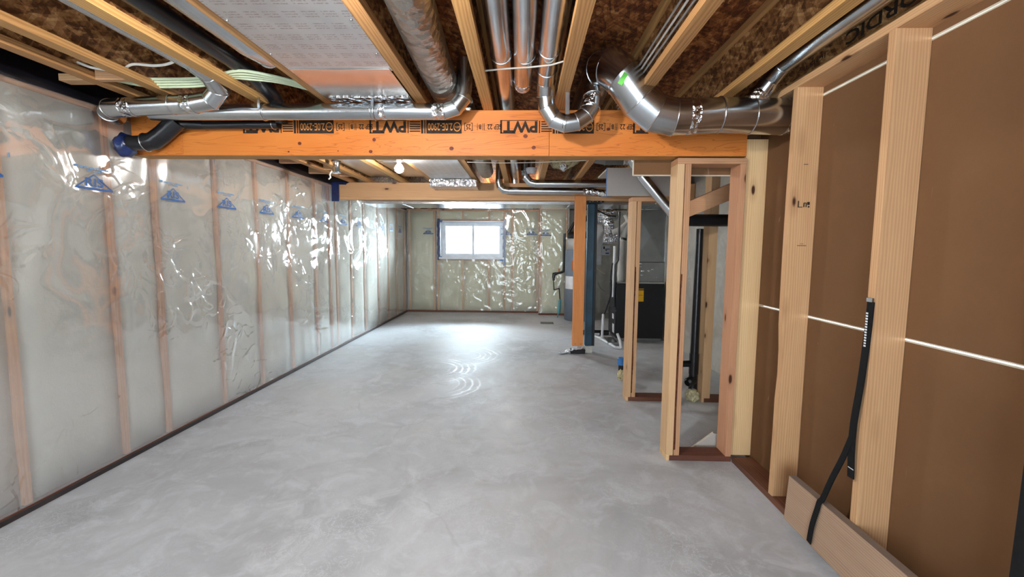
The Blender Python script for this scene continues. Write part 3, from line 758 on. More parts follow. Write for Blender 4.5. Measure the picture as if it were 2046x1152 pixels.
def stamp(x0):
    f = lambda u, v: (u, BY0-0.0016, 2.255-v)   # upside down: v grows downward
    g = lambda u, v: (u, BY0-0.0024, 2.255-v)
    bm = BM()
    def up(s, ua, ub, h, b=0.0, mm=f, v0=0.0): text_into(bm, s, (ub, v0-h/2, ua, v0+h/2), mm, b)
    up('PWT', x0+0.02, x0+0.245, 0.075, 0.035)
    rect_into(bm, x0, -0.043, x0+0.25, -0.039, f); rect_into(bm, x0, -0.043, x0+0.012, 0.043, f); rect_into(bm, x0, 0.036, x0+0.10, 0.043, f)
    rect_into(bm, x0+0.255, -0.04, x0+0.262, 0.04, f)
    for k in range(5): rect_into(bm, x0+0.27, -0.036+k*0.015, x0+0.34, -0.028+k*0.015, f)
    rect_into(bm, x0+0.345, -0.043, x0+0.36, 0.043, f); rect_into(bm, x0+0.366, -0.043, x0+0.375, 0.043, f)
    rect_into(bm, x0+0.38, -0.043, x0+0.615, 0.043, f)
    up('25', x0+0.645, x0+0.675, 0.034, 0.02)
    for a in ((x0+.632, -.026, x0+.636, .026), (x0+.684, -.026, x0+.688, .026), (x0+.632, -.026, x0+.645, -.022), (x0+.675, -.026, x0+.688, -.022), (x0+.632, .022, x0+.645, .026), (x0+.675, .022, x0+.688, .026)): rect_into(bm, *a, f)
    up('B', x0+0.728, x0+0.744, 0.03, 0.03)
    for a in ((x0+.718, -.022, x0+.721, .022), (x0+.752, -.022, x0+.755, .022), (x0+.762, -.022, x0+.766, .022)): rect_into(bm, *a, f)
    up('SEP 22', x0+0.785, x0+0.878, 0.034, 0.02)
    s = obj('ink_stamp', bm, 'ink', beam)
    bm = BM()
    text_into(bm, '2.0E-2900', (x0+0.555, -0.024, x0+0.39, 0.024), g, 0.01)
    n = 20
    for rr0, rr1 in ((0.030, 0.024),):
        for k in range(n):
            a, b = 2*PI*k/n, 2*PI*(k+1)/n; bm.faces.new([bm.verts.new(g(x0+0.585+r*math.cos(t)*0.8, r*math.sin(t))) for r, t in ((rr0, a), (rr0, b), (rr1, b), (rr1, a))])
    text_into(bm, 'APA', (x0+0.602, -0.007, x0+0.568, 0.007), g)
    obj('stamp_lettering', bm, 'ink_orange', s)
for x0 in (-1.89, -1.035, -0.165, 0.705): stamp(x0)
for x, z, r in KNOTS:
    bm = BM()
    for f, (ra, rb) in enumerate(((0.0, 0.55), (0.55, 1.0))):
        for k in range(14):
            a, b = 2*PI*k/14, 2*PI*(k+1)/14
            bm.faces.new([bm.verts.new((x+q*r*1.15*math.cos(t), BY0-0.0012-0.0003*(1-q), z+q*r*math.sin(t))) for q, t in (((rb, a), (rb, b), (ra, b), (ra, a)) if ra else ((rb, a), (rb, b), (0.0, a)))])
    bmesh.ops.remove_doubles(bm, verts=bm.verts, dist=1e-5)
    obj('knot', bm, 'knot', beam)

# second beam, built-up spruce
b2 = thing('rear_beam', 'pale built-up wood beam carried by the steel column', 'beam', (-0.3, 6.14, 2.128))
for i in range(3):
    bm = BM(); y0 = 6.085+i*0.0425
    poly_prism(bm, [(-2.60, 2.128), (2.32, 2.128), (2.32, 2.362), (-2.44, 2.362), (-2.50, 2.335), (-2.60, 2.33)], 1, y0, y0+0.042); obj('plank', bm, 'wood_x', b2)
bx('beam_end_tape', 'tape_blue', b2, -2.68, -2.58, 6.06, 6.083, 2.10, 2.36)
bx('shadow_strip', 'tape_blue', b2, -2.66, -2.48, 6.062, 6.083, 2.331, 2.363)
# ------------------------------------------------------------------ stub wall frames either side of the mechanical opening
def stub(name, label, y, ztop, x0=1.0, x1=1.445, dep=0.14, third=True):
    t = thing(name, label, 'wall frame', ((x0+x1)/2, y, 0), 'stub wall frames')
    bx('bottom_plate', 'treated_x', t, x0+0.022, x1, y+0.002, y+dep, 0, 0.038)
    bx('plate_end', 'pale_x', t, x0, x0+0.022, y, y+dep, 0, 0.040)
    bx('top_plate', 'wood_x', t, x0, x1, y, y+dep, ztop-0.038, ztop)
    bx('stud', 'pale_z', t, x0, x0+0.046, y, y+dep, 0.038, ztop-0.038)
    s = bx('stud', 'wood_z', t, x0+0.052, x0+0.090, y+0.002, y+dep, 0.038, ztop-0.038)
    bm = BM(); n = 40; random.seed(5)
    for j in range(n):
        z = 0.08+j*0.045
        w = 0.007+0.006*noise.noise(Vector((z*4, 0, y)))
        if z > 1.25 or w < 0.003: continue
        box(bm, x0+0.0458, x0+0.052+max(0.001, w*0.8), y-0.0015, y+0.02, z, z+0.046)
    obj('bark_edge', bm, 'bark', s)
    bx('stud', 'fir_z', t, x1-0.040, x1-0.002, y, y+dep, 0.038, ztop-0.038)
    return t
stub('stub_wall', 'narrow stud frame standing under the orange beam', 2.93, 2.055)
t2 = stub('stub_wall', 'narrow stud frame standing below the grey drywall bulkhead', 4.13, 1.945)
t3 = thing('wall_stub', 'lone pale stud on a dark plate beside the black drain stack', 'wall frame', (1.95, 4.12, 0))
bx('bottom_plate', 'treated_x', t3, 1.745, 2.32, 4.122, 4.26, 0, 0.038)
bx('plate_end', 'pale_x', t3, 1.722, 1.745, 4.12, 4.26, 0, 0.04)
bx('stud', 'pale_z', t3, 1.722, 1.80, 4.12, 4.26, 0.04, 2.36)

# brown bulkhead board behind the beam, grey bulkhead board over the second stub wall
tag(bx('bulkhead_board', 'brownpaper', None, 0.752, 1.60, 3.085, 3.098, 1.972, 2.36, 0), 'brown drywall strip hung behind the orange beam', 'drywall')
o = bpy.data.objects['bulkhead_board']
bx('paper_edge', 'gypsum', o, 0.745, 0.752, 3.083, 3.098, 1.966, 2.36, 0); bx('paper_edge', 'gypsum', o, 0.752, 1.60, 3.083, 3.098, 1.964, 1.972, 0)
tag(bx('drywall_sheet', 'greypaper', None, 0.757, 1.37, 4.10, 4.113, 1.952, 2.205, 0), 'light grey drywall panel above the second stud frame', 'drywall')
o = bpy.data.objects['drywall_sheet']
bx('edge_tape', 'tape_lite', o, 0.752, 0.757, 4.10, 4.113, 1.952, 2.205, 0)
bx('soffit_board', 'greypaper', o, 0.757, 1.37, 4.113, 4.60, 2.19, 2.205, 0)
# stair stringer
bm = BM(); sl = 0.42
poly_prism(bm, [(1.31, 1.715), (2.30, 1.715+.99*sl), (2.30, 1.86+.99*sl), (1.31, 1.84)], 1, 3.60, 3.74)
tag(obj('stair_stringer', bm, 'fir_x'), 'sloping plank of the stair behind the first stud frame', 'stringer')

# ------------------------------------------------------------------ round ducts
def duct(name, label, path, r, mat='galv', beads=(), collars=(), group=None, n=24, cap=True, extra=None):
    P = [Vector(p) for p in path]; lo = min(P, key=lambda q: q.z)
    t = thing(name, label, 'duct', tuple(P[0]), group)
    tb('pipe', mat, t, path, r, n)
    for i in range(1, len(P)-1):
        d = ((P[i]-P[i-1]).normalized()+(P[i+1]-P[i]).normalized()).normalized()
        ang = (P[i]-P[i-1]).angle(P[i+1]-P[i])
        if ang > 0.12:
            R = (r if not isinstance(r, (list, tuple)) else r[i])
            bm = BM(); torus_ring(bm, P[i], d, R*1.015, 0.0035); obj('seam', bm, mat, t)
    for (c, d) in beads:
        bm = BM(); torus_ring(bm, c, d, (r if not isinstance(r, (list, tuple)) else max(r))*1.01, 0.003); obj('seam', bm, mat, t)
    for (a, b, rr) in collars: tb('foil_tape', 'foil', t, [a, b], rr, n)
    return t
def arc(c, a, b, steps):
    """points turning from direction a to b about corner c with radius given by |a|,|b| offset vectors"""
    c, a, b = Vector(c), Vector(a), Vector(b); o = c+a+b; out = []
    for i in range(steps+1):
        th = PI/2*i/steps; out.append(o-b*math.cos(th)-a*math.sin(th))
    return out
# wall-side duct under the joists
e1 = [(-1.97, 2.62, 2.300), (-1.87, 2.62, 2.318), (-1.80, 2.60, 2.375), (-1.79, 2.50, 2.425), (-1.79, 2.36, 2.44), (-1.79, -2.0, 2.44)]
t = duct('round_duct', 'bare metal duct with an elbow reaching the insulated wall', [(-2.60, 2.78, 2.275), (-2.56, 2.69, 2.275), (-2.49, 2.63, 2.277), (-2.40, 2.62, 2.279)]+e1, [0.054]*8+[0.05, 0.05], beads=(((-2.10, 2.62, 2.295), (1, 0, 0)),), collars=(((-2.40, 2.62, 2.279), (-2.33, 2.62, 2.281), 0.0555), ((-2.03, 2.62, 2.299), (-1.97, 2.62, 2.300), 0.0552)))
# long duct along the beam
t = duct('round_duct', 'long bare metal duct running along the orange beam', [(-2.35, 2.755, 2.292), (-0.50, 2.755, 2.296), (-0.43, 2.755, 2.318), (-0.385, 2.755, 2.375), (-0.375, 2.755, 2.46), (-0.375, 2.755, 2.60)], 0.049, beads=(((-1.62, 2.755, 2.294), (1, 0, 0)), ((-0.95, 2.755, 2.296), (1, 0, 0))), collars=(((-0.57, 2.755, 2.2955), (-0.50, 2.755, 2.296), 0.0505), ((-0.90, 2.755, 2.2955), (-0.86, 2.755, 2.2955), 0.0503)))
for nm, x in (('a', -1.63), ('b', -0.93)):
    bm = BM(); torus_ring(bm, (x, 2.755, 2.294), (1, 0, 0), 0.051, 0.004); box(bm, x-0.008, x+0.008, 2.70, 2.703, 2.30, 2.364); obj('hanger_strap', bm, 'galv', t)
tb('riser', 'foil', t, [(-2.22, 2.755, 2.33), (-2.22, 2.755, 2.55)], [0.032, 0.03])
# three ducts side by side in the joist bay
for i, (x, yend, lb) in enumerate(((-0.128, 9.0, 'bare round duct beside the joist, running on past both beams'), (-0.006, 2.72, 'middle bare round duct with a taped end before the beam'))):
    duct('round_duct', lb, [(x, -2.3, 2.45), (x, 1.95, 2.45), (x-0.012, yend, 2.45)], 0.054, beads=(((x, 2.32, 2.45), (0, 1, 0)),), collars=() if i == 0 else (((x-.012, 2.66, 2.45), (x-.012, 2.735, 2.45), 0.0555),), group='three ducts in one joist bay')
ux = 0.117
U = [(ux, -2.3, 2.45), (ux, 2.50, 2.45), (ux, 2.62, 2.425), (ux+0.002, 2.675, 2.36), (ux+0.012, 2.68, 2.29), (ux+0.055, 2.68, 2.225), (ux+0.12, 2.68, 2.202), (ux+0.19, 2.68, 2.212), (ux+0.245, 2.68, 2.25), (ux+0.275, 2.685, 2.30), (ux+0.283, 2.70, 2.37), (ux+0.275, 2.71, 2.41)]
t = duct('round_duct', 'bare round duct that dips under a joist in a gored elbow', U, [0.054, 0.054]+[0.052]*10, beads=(((ux, 2.26, 2.45), (0, 1, 0)),), collars=(((ux+0.002, 2.675, 2.375), (ux+0.011, 2.68, 2.30), 0.0515), ((ux+0.262, 2.683, 2.285), (ux+0.285, 2.70, 2.37), 0.053), ((ux+0.10, 2.68, 2.2045), (ux+0.135, 2.68, 2.2045), 0.0515)), group='three ducts in one joist bay')
bx('hanger_clip', 'galv', t, ux+0.115, ux+0.14, 2.625, 2.628, 2.24, 2.364, 0)
tag(tb('hanger_strap', 'cable_grey', None, [(-0.235, 2.34, 2.37), (-0.12, 2.35, 2.385), (0.02, 2.34, 2.389), (0.13, 2.32, 2.392), (0.215, 2.28, 2.40)], 0.0045, 8), 'thin hanger strap slung below the three parallel ducts', 'strap')
# big supply duct with gored elbow
R = 0.104
B = [(1.505, 2.63, 2.225), (1.12, 2.63, 2.235), (0.98, 2.63, 2.228), (0.86, 2.63, 2.225), (0.755, 2.63, 2.245), (0.665, 2.625, 2.315), (0.565, 2.615, 2.44), (0.50, 2.655, 2.51), (0.465, 2.745, 2.54), (0.455, 2.86, 2.545), (0.455, 4.68, 2.545)]
t = duct('supply_duct', 'large bare metal duct with a gored elbow and green sticker', B, [R-.004, R-.006, R-.004, R, R+.004, R+.008, R+.008, R+.006, R, R, R], n=36)
tb('end_cap', 'galv', t, [(1.505, 2.63, 2.225), (1.515, 2.63, 2.225), (1.532, 2.63, 2.225)], [R-.004, R-.008, R-.035], 36)
tb('foil_tape', 'foil', t, [(1.487, 2.63, 2.2255), (1.513, 2.63, 2.2255)], R-.0025, 36)
tb('foil_tape', 'foil', t, [(0.935, 2.63, 2.2275), (0.985, 2.63, 2.2285)], R-.0005, 36)
bm = BM()
for (a, b) in (((1.12, 2.63, 2.235), 0.0),): torus_ring(bm, a, (1, 0, 0.02), R-.004, 0.004)
obj('seam', bm, 'galv', t); bm = BM()
torus_ring(bm, (1.30, 2.63, 2.23), (1, 0, 0.02), R-.003, 0.003); obj('seam', bm, 'galv', t)
bm = BM(); nn = Vector((-0.296, -0.904, -0.309)).normalized(); ctr = Vector((0.538, 2.5136, 2.3965))+nn*0.004
uu = Vector((0.45, 0.1, 0.72)); uu = (uu-nn*uu.dot(nn)).normalized(); vv = nn.cross(uu)
rect_into(bm, -0.032, -0.014, 0.032, 0.014, lambda u, v: ctr+uu*u+vv*v); s = obj('sticker', bm, 'green', t, label='green sticker')
# branch collar taped into the big duct
C = [(1.30, 2.63, 2.29), (1.345, 2.615, 2.35), (1.385, 2.58, 2.42), (1.385, 2.46, 2.455), (1.385, 2.2, 2.455), (1.385, -2.2, 2.455)]
duct('branch_duct', 'small branch duct taped into the large duct by the stud wall', C, [0.058, 0.052, 0.05, 0.05, 0.05, 0.05], collars=((C[0], C[1], 0.060),))
tag(tb('drain_pipe', 'abs', None, [(1.455, -2.2, 2.585), (1.455, 2.1, 2.585), (1.455, 6.0, 2.585)], 0.028, 14), 'black pipe running in the bay beside the drywalled wall', 'pipe')
# foil-wrapped duct
duct('wrapped_duct', 'round duct wrapped in silver foil insulation', [(-0.455, -2.3, 2.475), (-0.462, 1.0, 2.475), (-0.475, 1.8, 2.472), (-0.505, 2.4, 2.47), (-0.518, 2.9, 2.47)], [0.102, 0.103, 0.1, 0.098, 0.094], 'foilwrap', n=30)
duct('wrapped_duct', 'foil-wrapped round duct hanging between the two beams', [(-0.46, 3.1, 2.46), (-0.46, 3.9, 2.45), (-0.47, 4.6, 2.455), (-0.49, 5.3, 2.45), (-0.50, 5.75, 2.46)], [0.095, 0.098, 0.094, 0.097, 0.09], 'foilwrap', n=30)
# foil faced boards closing the bay
pn = thing('return_panel', 'foil-faced printed board closing the bay before the orange beam', 'panel', (-0.95, 1.0, ZJ))
bx('panel_sheet', 'panel', pn, -1.212, -0.682, -2.3, 2.30, ZJ-0.006, ZJ-0.0005, 0)
bx('panel_sheet', 'panel_bare', pn, -1.205, -0.690, 2.27, 2.80, ZJ-0.011, ZJ-0.007, 0)
bx('end_flashing', 'foil', pn, -1.18, -0.70, 2.66, 2.80, ZJ-0.016, ZJ-0.0115, 0)
for y in [2.32, 2.55, 2.1, 1.8, 1.5]:
    for x in (-1.20, -0.697):
        bm = BM(); lathe(bm, [(0.001, -0.012), (0.006, -0.011), (0.006, -0.006), (0.001, -0.005)], (x, y, ZJ), 8); obj('screw', bm, 'galv', pn)
pn2 = thing('return_panel', 'sheet metal board closing the bay between the two beams', 'panel', (-0.95, 4.5, ZJ))
bx('panel_sheet', 'panel', pn2, -1.21, -0.69, 3.10, 5.85, ZJ-0.006, ZJ-0.0005, 0)
bt = thing('duct_boot', 'foil-taped boot hung at the face of the rear beam', 'duct', (-0.93, 5.9, 2.25))
bm = BM(); poly_prism(bm, [(5.70, 2.352), (5.72, 2.262), (6.075, 2.262), (6.075, 2.352)], 0, -1.20, -0.66); obj('boot_body', bm, 'foil', bt)
bx('boot_flange', 'foil', bt, -1.235, -1.20, 5.69, 6.07, 2.258, 2.356); bx('boot_flange', 'foil', bt, -0.66, -0.625, 5.69, 6.07, 2.258, 2.356)
# bays between the beams: sheet-metal pan and a duct end
pm = thing('joist_pan', 'dark shiny sheet metal pan in the bay beside the lit bulb', 'panel', (-1.45, 4.6, ZJ))
bx('pan_sheet', 'galv', pm, -1.64, -1.27, 3.2, 5.9, ZJ+0.05, ZJ+0.055, 0)
for y in (4.0, 4.9): bx('pan_seam', 'galv', pm, -1.64, -1.27, y, y+0.012, ZJ+0.042, ZJ+0.05, 0)
pm2 = thing('joist_pan', 'shiny sheet metal pan in the bay next to the joist bracing', 'panel', (-1.92, 4.6, ZJ))
bx('pan_sheet', 'galv', pm2, -2.125, -1.715, 4.3, 6.0, ZJ+0.06, ZJ+0.065, 0)
duct('round_duct', 'short duct with a rounded end above the pale cables', [(-1.37, -2.3, 2.46), (-1.37, 2.2, 2.46), (-1.365, 2.36, 2.475), (-1.36, 2.46, 2.53), (-1.36, 2.5, 2.64)], 0.07)
# ducts dropping in front of the rear beam
duct('round_duct', 'duct dropping beside a joist then crossing the rear beam face', [(-0.345, 5.97, 2.62), (-0.345, 5.97, 2.36), (-0.33, 5.97, 2.295), (-0.285, 5.97, 2.255), (-0.22, 5.97, 2.245), (0.85, 5.97, 2.238)], 0.048, beads=(((0.3, 5.97, 2.24), (1, 0, 0)),), collars=(((0.78, 5.97, 2.239), (0.90, 5.97, 2.238), 0.05),))
tb('flex_joint', 'foil', bpy.data.objects[[o.name for o in COL.objects if o.name.startswith('round_duct')][-1]], [(0.90, 5.97, 2.238), (0.97, 5.95, 2.22), (1.06, 5.9, 2.20), (1.15, 5.9, 2.20)], [0.052, 0.046, 0.05, 0.046])
duct('round_duct', 'upper duct with an elbow crossing under the joists to the bulkhead', [(0.0, 5.72, 2.60), (0.0, 5.72, 2.46), (0.02, 5.72, 2.375), (0.07, 5.72, 2.318), (0.14, 5.72, 2.302), (1.25, 5.72, 2.30)], 0.050)
duct('round_duct', 'stubby duct with a white collar hanging in the rear bay', [(0.08, 5.6, 2.62), (0.08, 5.6, 2.46)], 0.052)
tb('collar', 'pvc', bpy.data.objects[[o.name for o in COL.objects if o.name.startswith('round_duct')][-1]], [(0.08, 5.6, 2.475), (0.08, 5.6, 2.455), (0.08, 5.6, 2.41)], [0.07, 0.07, 0.05])
duct('round_duct', 'crossing duct running to the brown drywall strip', [(0.60, 4.9, 2.60), (0.66, 4.85, 2.50), (0.74, 4.8, 2.44), (0.86, 4.8, 2.42), (1.16, 4.8, 2.42)], 0.055, 'galv_dull', collars=(((1.05, 4.8, 2.42), (1.16, 4.8, 2.42), 0.057),))
fo = thing('insulation_clump', 'pale yellow insulation bulging around a foil-taped duct', 'insulation', (0.45, 5.25, 2.45))
bm = BM(); bmesh.ops.create_icosphere(bm, subdivisions=4, radius=1.0)
for v in bm.verts:
    k = 1+0.22*noise.noise(v.co*2.5)+0.08*noise.noise(v.co*7); v.co = Vector((0.45+v.co.x*0.19*k, 5.28+v.co.y*0.2*k, 2.525+v.co.z*0.115*k))
for f in bm.faces: f.smooth = True
obj('insulation', bm, 'foam', fo); tb('foil_tail', 'foil', fo, [(0.45, 5.2, 2.45), (0.455, 5.2, 2.40), (0.45, 5.2, 2.365)], [0.07, 0.04, 0.012])

# trunk duct behind the rear beam
tk = thing('trunk_duct', 'rectangular galvanized trunk duct behind the rear beam', 'duct', (0.2, 6.6, 2.09))
xs = [-2.30, -1.75, -1.15, -0.55, 0.05, 0.65, 1.25, 1.85, 2.3]
for a, b in zip(xs[:-1], xs[1:]):
    s = bx('duct_section', 'galv', tk, a+0.003, b-0.003, 6.23, 6.86, 2.088, 2.34, 0.004)
    bx('drive_cleat', 'galv', tk, b-0.012, b+0.012, 6.222, 6.87, 2.082, 2.345, 0.002)
for x in (-1.0, -0.1, 0.75): bx('hanger_strap', 'galv', tk, x, x+0.02, 6.224, 6.228, 2.085, 2.364, 0)
# ragged insulation at the far wall top
for i, (x, w) in enumerate(((-2.35, .3), (-1.95, .25), (-0.1, .35))):
    bm = BM(); bmesh.ops.create_icosphere(bm, subdivisions=3, radius=1.0)
    for v in bm.verts:
        k = 1+0.45*noise.noise(v.co*2.2+Vector((i*7, 0, 0))); v.co = Vector((x+v.co.x*w*k*0.6, 9.72+v.co.y*0.14*k, 2.44+v.co.z*0.09*k))
    for f in bm.faces: f.smooth = True
    tag(obj('insulation_clump', bm, 'foam'), ['ragged insulation tuft above the far wall corner', 'ragged insulation tuft above the far window', 'insulation tuft above the wall right of the far window'][i], 'insulation')

# ------------------------------------------------------------------ drain pipes, cables and blocking near the left wall
t = thing('drain_pipe', 'black plastic drain leaving the wall and climbing past the beam', 'pipe', (-2.6, 2.83, 2.12))
tb('wall_stub', 'abs', t, [(-2.64, 2.83, 2.118), (-2.50, 2.83, 2.122), (-2.43, 2.83, 2.130)], 0.046, 24)
tb('elbow', 'abs', t, [(-2.47, 2.83, 2.124), (-2.41, 2.83, 2.136), (-2.35, 2.83, 2.175), (-2.245, 2.83, 2.262)], 0.054, 24)
tb('branch', 'abs', t, [(-2.27, 2.85, 2.24), (-2.22, 2.87, 2.252), (-2.12, 2.895, 2.252), (-1.62, 2.895, 2.258)], [0.045, 0.034, 0.028, 0.028], 20)
bm = BM(); torus_ring(bm, (-2.46, 2.83, 2.126), (1, 0, .12), 0.056, 0.004); torus_ring(bm, (-1.655, 2.895, 2.258), (1, 0, 0), 0.030, 0.003); obj('strap', bm, 'galv', t)
bx('strap', 'galv', t, -2.435, -2.42, 2.90, 2.903, 2.20, 2.25, 0)
bm = BM(); bmesh.ops.create_icosphere(bm, subdivisions=3, radius=1.0)
for v in bm.verts:
    k = 1+0.3*noise.noise(v.co*2.3); v.co = Vector((-2.60+v.co.x*0.055*k, 2.83+v.co.y*0.065*k, 2.105+v.co.z*0.075*k))
for f in bm.faces: f.smooth = True
obj('seal_tape', bm, 'tape_blue', t, label='dark blue tape sealing the pipe')
tag(tb('vent_pipe', 'abs', None, [(-1.585, -2.3, 2.475), (-1.585, 2.55, 2.455), (-1.585, 2.78, 2.40), (-1.585, 2.86, 2.34), (-1.60, 2.89, 2.27)], 0.042, 20), 'black plastic pipe running beside a joist toward the camera', 'pipe')
tag(tb('cable', 'cable_white', None, bez([(-2.40, 2.36, 2.43), (-2.32, 2.37, 2.405), (-2.20, 2.39, 2.40), (-2.09, 2.35, 2.415), (-1.95, 2.33, 2.40), (-1.85, 2.31, 2.405), (-1.76, 2.28, 2.43)]), 0.007, 8), 'single white electrical cable pulled through the joists by the left wall', 'cable')
for i in range(4):
    o = i*0.0165
    tag(tb('cable', 'cable_green', None, bez([(-2.36, 2.50+o, 2.42-o*.3), (-2.2, 2.52+o, 2.407-o*.5), (-2.05, 2.52+o, 2.404-o*.5), (-1.85, 2.50+o, 2.400-o*.4), (-1.70, 2.47+o, 2.41), (-1.56, 2.43+o*1.5, 2.412-o*.3), (-1.42, 2.46+o*2, 2.40), (-1.30, 2.62+o*2, 2.41), (-1.24, 2.80+o, 2.43)]), 0.0085, 8), 'pale green cable in the bundle crossing the joists above the ducts', 'cable', 'pale green cables')
t = tag(bx('blocking', 'wood_x', None, -2.37, -2.20, 2.42, 2.458, ZJ-0.0, 2.50, 0.002), 'small wood block between two joists near the left wall', 'block')
tag(bx('blocking', 'wood_x', None, -2.62, -2.44, 2.46, 2.53, ZJ+0.012, ZJ+0.05, 0.002), 'wood block between the wall top and the first joist', 'block')
for i in range(3):
    tag(tb('cable', 'cable_grey' if i != 1 else 'cable_white', None, bez([(0.668-i*.016, -2.2, 2.43+i*.03), (0.668-i*.016, 1.0, 2.425+i*.025), (0.660-i*.014, 1.8, 2.43+i*.02), (0.655-i*.012, 2.4, 2.435+i*.02), (0.66-i*.01, 3.2, 2.45+i*.02)]), 0.0055, 8), ['grey cable lowest on the joist web by the large elbow', 'white cable stapled between two grey ones on a joist web', 'grey cable uppermost on the joist web by the large elbow'][i], 'cable')
# cross bracing between joists beyond the beam
for i, (y, xa, xb) in enumerate(((4.55, -2.37, -2.20), (5.15, -2.37, -2.20), (5.6, -2.37, -2.20), (4.75, -2.67, -2.44), (5.4, -2.67, -2.44))):
    tag(bx('blocking', 'wood_x', None, xa, xb, y, y+0.04, ZJ+0.004, ZJ+0.16, 0.002), 'wood blocking between joists near the rear beam' if xa > -2.5 else 'wood blocking between the wall top and first joist past the beam', 'block', 'blocking past the beam' if xa > -2.5 else 'rim blocking past the beam')
tag(tb('cable', 'cable_white', None, bez([(-0.6, 4.6, 2.352), (-0.2, 4.6, 2.345), (0.2, 4.58, 2.35), (0.62, 4.5, 2.352)]), 0.004, 6), 'thin white wire strung below joists between the beams', 'cable')

# ------------------------------------------------------------------ bulbs
def lamp(label, x, y, lit=True, mat='bulb'):
    t = thing('lampholder', label, 'light', (x, y, ZJ), None)
    bm = BM(); lathe(bm, [(0.05, 0.0), (0.052, -0.012), (0.03, -0.022), (0.024, -0.045), (0.02, -0.048)], (x, y, ZJ), 24); obj('holder', bm, 'porcelain' if not lit else 'rubber', t)
    bm = BM(); lathe(bm, [(0.013, -0.047), (0.016, -0.06), (0.036, -0.085), (0.045, -0.105), (0.040, -0.13), (0.022, -0.147), (0.002, -0.152)], (x, y, ZJ), 24); obj('bulb', bm, mat if lit else 'porcelain', t)
    return t
lamp('lit bare bulb in a holder between the two beams', -1.27, 4.45)
lamp('assumed lit bulb added in a holder beyond the rear beam', -0.245, 7.5)  # assumed bulb, hidden behind the trunk duct, added to light the far end
lamp('assumed lit bulb added in a holder overhead near the camera', -0.655, 1.15, mat='bulb_added')  # assumed bulb, out of view, added to light the near floor and walls
t = thing('junction_box', 'galvanized box hanging under a joist past the orange beam', 'box', (-1.98, 4.6, 2.27))
bm = BM(); lathe(bm, [(0.035, 0.0), (0.05, 0.005), (0.05, 0.012), (0.036, 0.02), (0.034, 0.10), (0.05, 0.13)], (-2.02, 4.7, 2.25), 20); obj('can', bm, 'galv', t)
tb('wire_tail', 'cable_white', t, bez([(-2.05, 4.66, 2.27), (-2.07, 4.65, 2.23), (-2.06, 4.64, 2.20), (-2.08, 4.64, 2.18)]), 0.008, 8)

# ------------------------------------------------------------------ posts
ps = thing('wood_post', 'orange wood post nailed to the rear beam beside the steel column', 'post', (0.765, 6.06, 0.11))
bx('shaft', 'post', ps, 0.690, 0.842, 6.03, 6.083, 0.112, 2.185)
bm = BM()
for x in (0.725, 0.735, 0.80, 0.81, 0.815): box(bm, x, x+0.004, 6.027, 6.031, 0.135, 0.145)
obj('nail_heads', bm, 'black_paint', ps)
ft = thing('post_foot', 'small black tray on the slab under the orange wood post', 'tray', (0.77, 6.07, 0))
bm = BM(); poly_prism(bm, [(0.672, 0.0), (0.868, 0.0), (0.875, 0.06), (0.665, 0.06)], 1, 6.02, 6.13); obj('tray', bm, 'abs', ft, 0.004)
bm = BM(); g = []
for j in range(13):
    row = []
    for i in range(25):
        u = i/24; v = j/12; x = 0.50+0.36*u; y = 5.98+0.13*v
        z = 0.012+0.09*max(0, (u-0.25))**0.6*(1 if u > .25 else 0)+0.03*abs(noise.noise(Vector((u*6, v*4, 2))))
        row.append(bm.verts.new((x, y+0.02*noise.noise(Vector((u*5, v*5, 9))), min(z, 0.105))))
    g.append(row)
for j in range(12):
    for i in range(24): f = bm.faces.new((g[j][i], g[j][i+1], g[j+1][i+1], g[j+1][i])); f.smooth = True
tag(obj('plastic_bag', bm, 'bag'), 'crumpled clear plastic trailing from under the orange post', 'bag')
sc = thing('steel_column', 'dark teal steel column on the slab carrying the rear beam', 'column', (0.93, 6.14, 0))
bx('shaft', 'teal', sc, 0.876, 0.976, 6.09, 6.19, 0.10, 2.09, 0.008)
bx('base', 'concrete', sc, 0.872, 0.98, 6.086, 6.194, 0.0, 0.10, 0.004)
bx('flange', 'black_paint', sc, 0.976, 1.01, 6.10, 6.18, 0.10, 2.10, 0.002)  # black strip painting in the shade on the column's right side
bx('cap_plate', 'black_paint', sc, 0.845, 1.09, 6.07, 6.21, 2.104, 2.127, 0.002)
for x in (0.89, 0.93, 0.99, 1.04): bx('bolt', 'galv', sc, x, x+0.015, 6.062, 6.07, 2.109, 2.122, 0.002)
bx('collar', 'black_paint', sc, 0.87, 1.02, 6.085, 6.195, 2.09, 2.104, 0.002)

# ------------------------------------------------------------------ furnace and what hangs around it
fu = thing('furnace', 'black furnace cabinet with yellow label on the slab', 'furnace', (1.85, 7.15, 0))
bx('cabinet', 'furnace', fu, 1.485, 2.225, 6.92, 7.50, 0.05, 0.93, 0.006)
bx('base_stand', 'galv_dull', fu, 1.50, 2.21, 6.94, 7.48, 0.0, 0.05, 0.002)
bx('front_door', 'furnace', fu, 1.472, 1.485, 6.94, 7.48, 0.08, 0.48, 0.004); bx('front_door', 'furnace', fu, 1.472, 1.485, 6.94, 7.48, 0.50, 0.91, 0.004)
bx('top_flange', 'galv', fu, 1.48, 2.235, 6.91, 7.51, 0.93, 0.955, 0.002)
lbp = bx('label', 'yellow', fu, 1.76, 1.905, 6.912, 6.919, 0.645, 0.85, 0, label='yellow warning label')
bx('label_band', 'ink', lbp, 1.76, 1.905, 6.909, 6.912, 0.825, 0.84, 0); bx('label_band', 'ink', lbp, 1.77, 1.89, 6.909, 6.912, 0.742, 0.746, 0)
